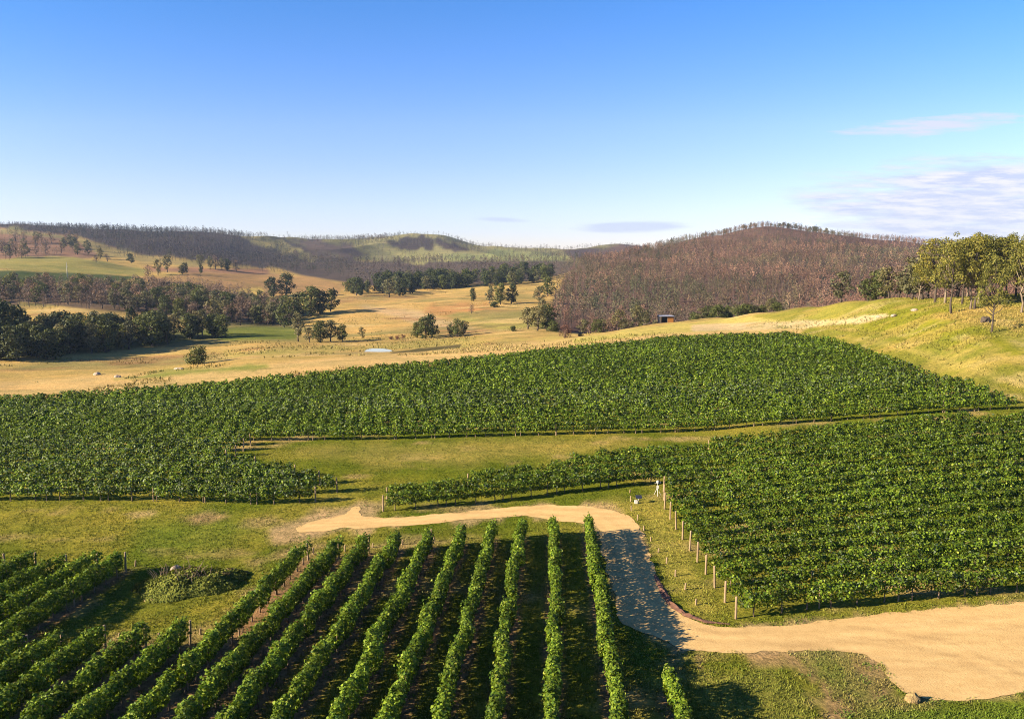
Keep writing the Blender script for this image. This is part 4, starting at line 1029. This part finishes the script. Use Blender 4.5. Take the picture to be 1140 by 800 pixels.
hillp = [(612, 372), (618, 330), (640, 291), (700, 274), (850, 240), (1060, 250), (1500, 255), (1500, 420), (600, 420)]
P, u, v = scatter(((-10, 900), (345, 1190)), 6.4, 21, lambda u, v, x, y: inside(u, v, np.array(hillp)))
rng = np.random.default_rng(5)
tn = tones(P, 71, MAUVE, OLIVE, 0.53, 0.20) * (0.25 + 1.5 * fbm(P[:, 0] / 30, P[:, 1] / 42, 79, 3))[:, None] * rng.uniform(0.65, 1.25, (len(P), 1))
dk = rng.random(len(P)) < 0.07; tn[dk] = (0.035, 0.045, 0.030)
greenish = np.clip(1.1 - ((u - 690) / 120) ** 2 - ((v - 335) / 35) ** 2, 0, 1) * (rng.random(len(P)) < 0.6)
tn = tn * (1 - greenish[:, None] * 0.8) + np.array((0.075, 0.085, 0.045)) * greenish[:, None] * 0.8
crest_m = (v < 262) & (u > 820) & (rng.random(len(P)) < 0.06); tn[crest_m] = (0.06, 0.07, 0.045)
HH = rng.uniform(7.0, 13, len(P)) * (1 - 0.30 * sstep(285, 262, v)) * np.where(crest_m, 1.3, 1.0)
order = np.argsort(P[:, 1]); P, tn, HH = P[order], tn[order], HH[order]
NIND = 290
# the nearest as trees of their own, from a few shared shapes in three tones
BT = []
for s in range(9):
    r_ = np.random.default_rng(300 + s)
    tone = np.array([(MAUVE, (0.13, 0.10, 0.075), (0.085, 0.09, 0.05))[s % 3]])
    V, Q, K = burnt_parts(np.zeros((1, 3)), np.array([11.0]), tone * 0.95, r_, 260, True, 0.036, 0.19)
    m = raw_mesh('burnt_tree', V, Q, None, K); m.materials.append(M_FOREST); BT.append(m)
for k in range(NIND):
    g_ = tn[k][0] / max(tn[k][1], 1e-6)
    o = bpy.data.objects.new('burnt_tree', BT[(k % 3) * 3 + (0 if g_ > 1.5 else 1 if g_ > 1.15 else 2)]); COL.objects.link(o)
    s = HH[k] / 11.0
    o.location = P[k]; o.scale = (s, s, s); o.rotation_euler.z = k * 2.4
    tag(o, 'burnt tree with mauve brown regrowth at the foot of the big hill', 'tree', 'burnt trees at the hill foot')
V, Q, K = burnt_parts(P[NIND:], HH[NIND:], tn[NIND:], rng, 64, True, 0.058, 0.17)
tag(link('burnt_forest', raw_mesh('burnt_forest', V, Q, None, K), M_FOREST), 'mauve brown burnt forest covering the big right hill', 'forest', kind='stuff')
print('burnt forest', len(P), len(Q))
ridge = np.array([(-300, 240), (0, 242), (100, 245), (200, 256), (250, 260), (290, 272), (318, 286), (345, 299), (300, 298), (232, 292), (150, 285), (80, 263), (0, 254), (-300, 256)], float)
P, u, v = scatter(((-1100, -250), (800, 1750)), 8.5, 22, lambda u, v, x, y: inside(u, v, ridge) | (inside(u, v, np.array([(250, 254), (400, 258), (400, 268), (300, 264)], float)) & (np.random.default_rng(4).random(len(u)) < .12)))
V, Q, K = burnt_parts(P, (np.random.default_rng(6).beta(2, 2.5, len(P)) * 12 + 3) * (1 - 0.45 * sstep(258, 250, v)), tones(P, 73, (0.060, 0.050, 0.058), (0.030, 0.033, 0.036), 0.45, 0.2, 90), np.random.default_rng(7), 22, True, 0.085, 0.17)
tag(link('ridge_forest', raw_mesh('ridge_forest', V, Q, None, K), M_FOREST), 'dark bare forest along the far left ridge', 'forest', kind='stuff')
print('ridge', len(P))
vall = [np.array(q, float) for q in ([(285, 303), (340, 310), (390, 323), (440, 326), (470, 318), (560, 313), (625, 303), (628, 294), (500, 290), (420, 288), (330, 284)], [(428, 269), (455, 266.5), (482, 270), (500, 277), (470, 278), (440, 277)], [(492, 271), (527, 276), (520, 281), (500, 277)], [(626, 279), (668, 277), (700, 272), (720, 276), (690, 290), (655, 292), (640, 288)], [(300, 270), (330, 270), (420, 284), (420, 290), (330, 288)], [(390, 262), (440, 265), (440, 271), (400, 270)])]
P, u, v = scatter(((-500, 420), (600, 2100)), 9.5, 23, lambda u, v, x, y: np.any([inside(u, v, q) for q in vall], axis=0) & (fbm(x / 110, y / 110, 91, 3) > 0.36 + 0.20 * sstep(298, 284, v)) | ((v > 262) & (v < 300) & (u > 300) & (u < 660) & (np.random.default_rng(3).random(len(u)) < 0.06)))
V, Q, K = burnt_parts(P, np.random.default_rng(8).beta(2, 2.2, len(P)) * 11 + 3, tones(P, 75, (0.105, 0.076, 0.068), (0.045, 0.050, 0.038), 0.5, 0.2, 80), np.random.default_rng(9), 22, True, 0.09, 0.18)
tag(link('valley_forest', raw_mesh('valley_forest', V, Q, None, K), M_FOREST), 'mauve bare forest in the far valley and on the middle hills', 'forest', kind='stuff')
print('valley', len(P))

P, u, v = scatter(((-1100, 500), (740, 2150)), 14, 24, lambda u, v, x, y: (v > 258) & (v < 312) & (u < 640) & ~inside(u, v, np.array([(150, 292), (300, 296), (420, 312), (620, 306), (640, 330), (150, 330)], float)) & (fbm(x / 70, y / 70, 93, 4) > 0.50))
V, Q, K = burnt_parts(P, np.random.default_rng(12).beta(1.6, 2.4, len(P)) * 11 + 2.5, tones(P, 77, (0.10, 0.080, 0.062), (0.055, 0.068, 0.036), 0.5, 0.3, 60), np.random.default_rng(13), 46, True, 0.065, 0.24)
tag(link('hill_scrub', raw_mesh('hill_scrub', V, Q, None, K), M_FOREST), 'scattered scrub and saplings over the far grassy hills', 'scrub', kind='stuff')
wood = np.array([(-60, 321), (110, 321), (190, 317), (290, 336), (332, 352), (310, 364), (200, 354), (110, 344), (-60, 339)], float)
P, u, v = scatter(((-420, 0), (380, 640)), 5.5, 26, lambda u, v, x, y: inside(u, v, wood) & (fbm(x / 22, y / 22, 95, 3) > 0.38))
V, Q, K = burnt_parts(P, np.random.default_rng(14).beta(2, 2, len(P)) * 8 + 4, tones(P, 79, (0.150, 0.100, 0.085), (0.090, 0.085, 0.050), 0.55, 0.2, 30), np.random.default_rng(15), 110, True, 0.045, 0.21)
tag(link('bare_woodland', raw_mesh('bare_woodland', V, Q, None, K), M_FOREST), 'mauve leafless woodland between the left valley trees', 'woodland', kind='stuff')
print('scrub', len(P))

# ------------------------------------------------------------------ bramble mound, rocks, grass
cpt = ground(206, 649)[0]
rng = np.random.default_rng(31)
n = 15000
a = rng.random(n) * 6.283; rr = np.sqrt(rng.random(n))
edge = 0.72 + 0.56 * fbm(np.cos(a) * 1.6 + 5, np.sin(a) * 1.6, 6, 3)
ex = 4.0 * rr * np.cos(a) * edge + 0.5; ey = 3.3 * rr * np.sin(a) * edge
hgt = np.clip(1 - rr ** 1.5, 0, 1) * (0.35 + 1.1 * fbm(ex / 1.5 + 9, ey / 1.5, 4, 3)) * 1.15 + 0.06
mx_, my_ = cpt[0] + ex + 0.25 * ey, cpt[1] + ey
C = np.stack([mx_, my_, zf(mx_, my_) + hgt * rng.uniform(0.72, 1.04, n)], 1)
k = rng.random(n)[:, None]; dry = (fbm(ex / 1.2, ey / 1.2, 14, 3) > 0.70)
kc = np.array((0.065, 0.090, 0.014)) * (1 - k) + np.array((0.20, 0.215, 0.032)) * k
kc[dry] = kc[dry] * 0.4 + np.array((0.22, 0.15, 0.08)) * 0.6
V, Q = leaf_quads(C, np.stack([ex, ey, np.full(n, 2.2)], 1) + rng.normal(0, 1.4, (n, 3)) - np.array((2.0, 0.8, 0)), 0.17 * rng.uniform(.6, 1.3, n), rng)
root = link('bramble_mound', None, loc=(cpt[0], cpt[1], float(zf(cpt[0], cpt[1]))))
tag(root, 'low sprawling bramble mound on the lawn between the near vine rows', 'bush')
fo = link('foliage', raw_mesh('foliage', V, Q, None, kc), M_FOREST, root); fo.location = -root.location
mb = MB()
for q in range(60):
    a = rng.random() * 6.283; r = 2.2 * math.sqrt(rng.random()); x0_, y0_ = r * math.cos(a), r * math.sin(a) * .7
    e = (x0_ + rng.normal(0, .6), y0_ + rng.normal(0, .6), rng.uniform(.9, 1.5))
    mb.tube([(x0_, y0_, 0), ((x0_ + e[0]) / 2, (y0_ + e[1]) / 2, e[2] * .7), e], [.03, .022, .01], 4)
link('stem', mb.mesh('stem'), M_TRUNK, root)
def rock_mesh(seed, sz):
    bm = bmesh.new(); bmesh.ops.create_icosphere(bm, subdivisions=3, radius=1)
    r_ = random.Random(seed); ox = r_.uniform(0, 50)
    for q in bm.verts:
        d = q.co.normalized()
        k_ = 0.72 + 0.55 * float(fbm(np.array([d.x * 1.7 + ox]), np.array([d.y * 1.7 + d.z * 2.1]), seed, 3)[0])
        q.co = Vector((d.x * sz[0] * k_, d.y * sz[1] * k_, max(d.z, -0.35) * sz[2] * k_))
    me_ = bpy.data.meshes.new('rock'); bm.to_mesh(me_); bm.free(); return me_
M_ROCK = solid_mat('rock', [(0.3, (0.17, 0.13, 0.10)), (0.55, (0.34, 0.27, 0.20)), (0.8, (0.45, 0.38, 0.30))], 2.2, 0.9, 0.06, local=True)
M_STRAW = solid_mat('weathered_stone', [(0.3, (0.11, 0.08, 0.04)), (0.5, (0.27, 0.19, 0.08)), (0.8, (0.40, 0.29, 0.13))], 5, 0.95, 0.08, local=True, squash=(3, 3, .5))
for i, (u, v, sz, lb, mt) in enumerate([(1016, 780, (0.42, 0.32, 0.40), 'straw coloured boulder on the lower edge of the sandy road', M_STRAW), (196, 637, (0.5, 0.35, 0.5), 'pale rock poking out of the bramble mound', M_ROCK), (108, 417, (1.6, .9, .6), 'grey rock pile on the dry paddock at the left', M_ROCK), (131, 420, (0.9, .7, .5), 'small dark rock on the dry paddock, right of the rock pile', M_ROCK),
        (995, 352, (1.0, .7, .5), 'pale boulder on the right slope beside the pale track', M_ROCK), (978, 353, (.8, .6, .35), 'low grey boulder on the right slope left of the pale one', M_ROCK), (1018, 346, (.8, .6, .5), 'brownish boulder on the grass below the gum grove', M_ROCK), (1097, 358, (1.2, .9, 1.0), 'dark stump like boulder behind the lone front gum', M_BARK), (1116, 336, (1.8, 1, .6), 'flat pale rock under the gum grove at the right', M_ROCK),
        (199, 411, (1.6, .8, .5), 'low rocky patch beside the round green bush', M_ROCK)]):
    p = ground(u, v)[0]
    o = link('rock', rock_mesh(i + 3, sz), mt, loc=(p[0], p[1], float(zf(p[0], p[1])) + 0.12 * sz[2])); o.rotation_euler.z = i
    tag(o, lb, 'rock')
# grass: thousands of blades, one mass
def grass(name, pts, hr, cols, seed, blades=4, label=''):
    rng = np.random.default_rng(seed); n = len(pts) * blades
    i = np.repeat(np.arange(len(pts)), blades)
    b = pts[i] + np.append(0, 0)[0]
    h = rng.uniform(*hr, n) * np.repeat(rng.uniform(.6, 1.4, len(pts)), blades)
    a = rng.random(n) * 6.283; w = h * rng.uniform(0.10, 0.22, n) + 0.02; sp = rng.normal(0, 1, (n, 2)) * (h * 0.35)[:, None]
    bx = b[:, 0] + rng.normal(0, 0.10, n); by = b[:, 1] + rng.normal(0, 0.10, n); z = zf(bx, by)
    V = np.empty((n, 3, 3))
    V[:, 0] = np.stack([bx - np.cos(a) * w, by - np.sin(a) * w, z - .02], 1); V[:, 1] = np.stack([bx + np.cos(a) * w, by + np.sin(a) * w, z - .02], 1)
    V[:, 2] = np.stack([bx + sp[:, 0], by + sp[:, 1], z + h], 1)
    kc = cols[i] * rng.uniform(0.7, 1.35, (n, 1))
    tag(link(name, raw_mesh(name, V.reshape(-1, 3), None, np.arange(n * 3).reshape(n, 3), kc), M_FOREST), label, 'grass', kind='stuff')
def cover_at(x, y):
    # nearest sample of the painted land cover
    r = np.clip(np.searchsorted(Yg, y), 0, nr - 1); a_ = x / (Yg[r] + 100)
    c_ = np.clip(np.searchsorted(A, a_), 0, nc - 1)
    return cover[r * nc + c_]
rng = np.random.default_rng(77)
n = 120000
yy = 36 + (128 - 36) * rng.random(n) ** 1.35; xx = (rng.random(n) * 1.5 - 0.75) * yy
u, v = to_px(xx, yy, zf(xx, yy))
ok = (u > -40) & (u < 1180) & (v < 830) & (sdist(xx, yy, road_w[:, :2]) < 1.1 * (fbm(xx / 1.4, yy / 1.4, 85, 3) - 0.42)) & ~inside(xx, yy, LW[:, :2]) & ~inside(xx, yy, RW[:, :2])
ok &= fbm(xx / 1.5, yy / 1.5, 83, 3) > 0.36
pp = np.stack([xx[ok], yy[ok], 0 * xx[ok]], 1)
bare = cover_at(pp[:, 0], pp[:, 1]); brown_ = bare[:, 0] > bare[:, 1] * 1.38
bare[brown_] = (0.12, 0.15, 0.03)
keep = ~brown_ | ((fbm(pp[:, 0] / 1.1, pp[:, 1] / 1.1, 19, 3) > 0.6))
pp, bare = pp[keep], bare[keep]
grass('lawn_grass', pp, (0.04, 0.13), bare * np.array((0.80, 0.92, 0.75)), 1, 4, 'short green and straw grass over the lawns between the vines')
n = 34000
yy = rng.uniform(108, 210, n); xx = rng.uniform(0.2, 0.72, n) * yy
u, v = to_px(xx, yy, zf(xx, yy))
ok = (u > 830) & (u < 1180) & (v > 325) & (v < 470) & ~inside(xx, yy, LW[:, :2]) & (fbm(xx / 6, yy / 6, 87, 3) > 0.45) & ~inside(u, v, np.array([(770, 361), (880, 358), (945, 354), (985, 349), (990, 352), (955, 360), (890, 365), (770, 369)], float)) & ((v < 363 + (u - 905) * 0.19) | (rng.random(n) < .15))
pp = np.stack([xx[ok], yy[ok], 0 * xx[ok]], 1)
grass('slope_grass', pp, (0.12, 0.34), cover_at(pp[:, 0], pp[:, 1]) * np.array((0.95, 0.95, 0.95)), 2, 5, 'long dry yellow grass over the right slope below the gums')

rng = np.random.default_rng(78)
n = 60000
yy = np.exp(rng.uniform(math.log(130), math.log(650), n)); xx = rng.uniform(-0.72, 0.60, n) * yy
u, v = to_px(xx, yy, zf(xx, yy))
cc_ = cover_at(xx, yy)
ok = (cc_[:, 0] > 0.27) & (u > -30) & (u < 1160) & ~inside(xx, yy, LW[:, :2]) & (fbm(xx / 20, yy / 28, 88, 4) > 0.55)
pp = np.stack([xx[ok], yy[ok], 0 * xx[ok]], 1)
grass('tussocks', pp, (0.25, 0.65), cc_[ok] * np.array((0.62, 0.70, 0.62)), 3, 3, 'dull tussocks scattered over the dry paddocks')
# ------------------------------------------------------------------ air between here and the far hills
hz = link('haze', MB().box((0, 1500, 60), (11000, 5200, 200)).mesh('haze'))
HM = bpy.data.materials.new('haze'); HM.use_nodes = True; t = HM.node_tree; t.nodes.clear()
pv = N(t, 'ShaderNodeVolumePrincipled'); pv.inputs['Density'].default_value = 0.00005; pv.inputs['Color'].default_value = (0.50, 0.68, 1.0, 1); pv.inputs['Anisotropy'].default_value = 0.2
o = N(t, 'ShaderNodeOutputMaterial'); t.links.new(pv.outputs[0], o.inputs['Volume']); hz.data.materials.append(HM)
tag(hz, 'thin blue haze over the far hills', 'haze', kind='stuff')

# ------------------------------------------------------------------ shelter, pond, weather station, pole
M_DARKIRON = solid_mat('dark_iron', [(0.3, (0.018, 0.018, 0.02)), (0.7, (0.04, 0.038, 0.04))], 3, 0.6, 0.0, 0.4, local=True)
M_IRON = solid_mat('roof_iron', [(0.3, (0.20, 0.20, 0.22)), (0.7, (0.34, 0.34, 0.36))], 4, 0.45, 0.0, 0.5, local=True)
M_ORANGE = solid_mat('orange_boards', [(0.3, (0.34, 0.15, 0.035)), (0.7, (0.48, 0.22, 0.055))], 3, 0.8, 0.01, local=True, squash=(6, 1, 1))
p = ground_near(741, 357.5)
sh = link('field_shelter', None, loc=(p[0], p[1], float(zf(p[0], p[1])))); sh.rotation_euler.z = 0.15
tag(sh, 'small open field shelter with a dark bay and an orange boarded side on the crest', 'shelter')
Wd, Dp, Hh = 5.2, 3.2, 2.5
link('back_wall', MB().box((0, Dp / 2, Hh / 2), (Wd, .1, Hh)).mesh('back_wall'), M_DARKIRON, sh)
for sx in (-1, 1): link('side_wall', MB().box((sx * (Wd / 2 - .05), 0, Hh / 2 - .05), (.1, Dp - .12, Hh - .1)).mesh('side_wall'), M_DARKIRON, sh)
link('front_panel', MB().box((Wd * .26, -Dp / 2 + .02, Hh * .45), (Wd * .44, .08, Hh * .86)).mesh('front_panel'), M_ORANGE, sh)
link('roof', MB().box((0, -.1, Hh + .12), (Wd + .5, Dp + .7, .1), 0, 0.05).mesh('roof'), M_IRON, sh)
for sx in (-.46, 0.02): link('post', MB().tube([(sx * Wd, -Dp / 2, -.2), (sx * Wd, -Dp / 2, Hh + .02)], .07, 6).mesh('post'), M_POST, sh)
p = ground_near(721, 361)
lg = link('fallen_log', MB().tube([(-1.6, 0, .15), (-.6, .1, .32), (.5, -.05, .55), (1.6, .05, .85)], [.28, .3, .26, .16], 8).tube([(.3, 0, .45), (.7, .3, 1.0), (.9, .4, 1.3)], [.13, .09, .04], 6).mesh('fallen_log', True), M_BARK, loc=(p[0], p[1], float(zf(p[0], p[1]))))
tag(lg, 'dark fallen log on the crest left of the field shelter', 'log')
# pale dam
pw = gpoly([(405.5, 391.5), (408, 390.3), (414, 389.7), (424, 389.6), (434, 390.2), (437, 390.9), (429, 392.3), (420, 392.8), (410, 392.5)])
WM, t = new_mat('pale_water'); pr = N(t, 'ShaderNodeBsdfPrincipled'); pr.inputs['Base Color'].default_value = (0.36, 0.38, 0.28, 1); pr.inputs['Roughness'].default_value = 0.25
o = N(t, 'ShaderNodeOutputMaterial'); t.links.new(pr.outputs[0], o.inputs['Surface'])
pond = draped('pond', pw, 0.8, 0.0, 0.5, WM, 7)
zs = np.array([q.co.z for q in pond.data.vertices])
for q in pond.data.vertices: q.co.z = float(np.percentile(zs, 50)) + 0.10
tag(pond, 'small milky white pond on the dry paddock', 'pond', kind='structure')
# weather station and its solar box
M_WHITE = solid_mat('white_paint', [(0.3, (0.46, 0.45, 0.42)), (0.7, (0.62, 0.61, 0.57))], 5, 0.5, 0, 0.4, local=True)
M_STEEL = solid_mat('galvanised_steel', [(0.3, (0.40, 0.40, 0.40)), (0.7, (0.55, 0.55, 0.54))], 6, 0.4, 0, 0.5, local=True)
M_PANEL = solid_mat('solar_cells', [(0.4, (0.02, 0.022, 0.035)), (0.6, (0.03, 0.033, 0.05))], 8, 0.3, 0, 0.6, local=True)
p = ground(736, 549)[0] + np.array([-0.5, -0.6, 0])
ws = link('weather_station', None, loc=(p[0], p[1], float(zf(p[0], p[1]))))
ws.scale = (0.72, 0.72, 0.72)
tag(ws, 'white weather station on a tripod at the corner of the right vine block', 'weather station')
link('mast', MB().tube([(0, 0, .7), (0, 0, 2.1)], .035, 8).mesh('mast'), M_STEEL, ws)
for k in range(3):
    a = k * 2.094 + .4
    link('leg', MB().tube([(0, 0, 1.25), (.55 * math.cos(a), .55 * math.sin(a), -.05)], .032, 6).mesh('leg'), M_WHITE, ws)
mb = MB()
for k in range(6): mb.tube([(0, 0, 1.86 + k * .06), (0, 0, 1.89 + k * .06)], [.19, .15], 14)
link('shield', mb.mesh('shield'), M_WHITE, ws)
mb = MB().tube([(-.45, 0, 1.8), (.45, 0, 1.8)], .02, 6).tube([(.42, 0, 1.8), (.42, 0, 1.98)], [.03, .06], 8)
link('crossarm', mb.mesh('crossarm'), M_STEEL, ws)
link('logger_box', MB().box((0, -.09, 1.25), (.3, .14, .38)).mesh('logger_box'), M_WHITE, ws)
p = ground(708, 560)[0]
sb = link('solar_box', None, loc=(p[0], p[1], float(zf(p[0], p[1]))))
sb.scale = (0.75, 0.75, 0.75)
tag(sb, 'tilted dark solar panel on a white box in the grass by the vine tail', 'solar panel')
link('box', MB().box((0, 0, .2), (.38, .34, .44)).mesh('box'), M_WHITE, sb)
link('post', MB().tube([(.35, .1, -.1), (.35, .1, .85)], .03, 6).mesh('post'), M_STEEL, sb)
link('panel', MB().box((.35, .03, .9), (.85, .6, .04), 0, 0.55).mesh('panel'), M_PANEL, sb)
p = ground(75, 309)[0]
wp = link('dead_tree', MB().tube([(0, 0, -.5), (.1, 0, 5), (-.1, .1, 9), (.2, 0, 12)], [.3, .24, .18, .08], 7).tube([(0, 0, 7), (.9, .2, 9.5)], [.12, .05], 5).mesh('dead_tree', True), solid_mat('bleached_wood', [(0.3, (0.36, 0.34, 0.3)), (0.7, (0.5, 0.47, 0.42))], 1, .9, local=True), loc=(p[0], p[1], float(zf(p[0], p[1]))))
tag(wp, 'bleached white dead trunk standing above the left belt of trees', 'dead tree')
print('rows', ROWN[0], 'trees', TN[0], 'objects', len(bpy.data.objects))
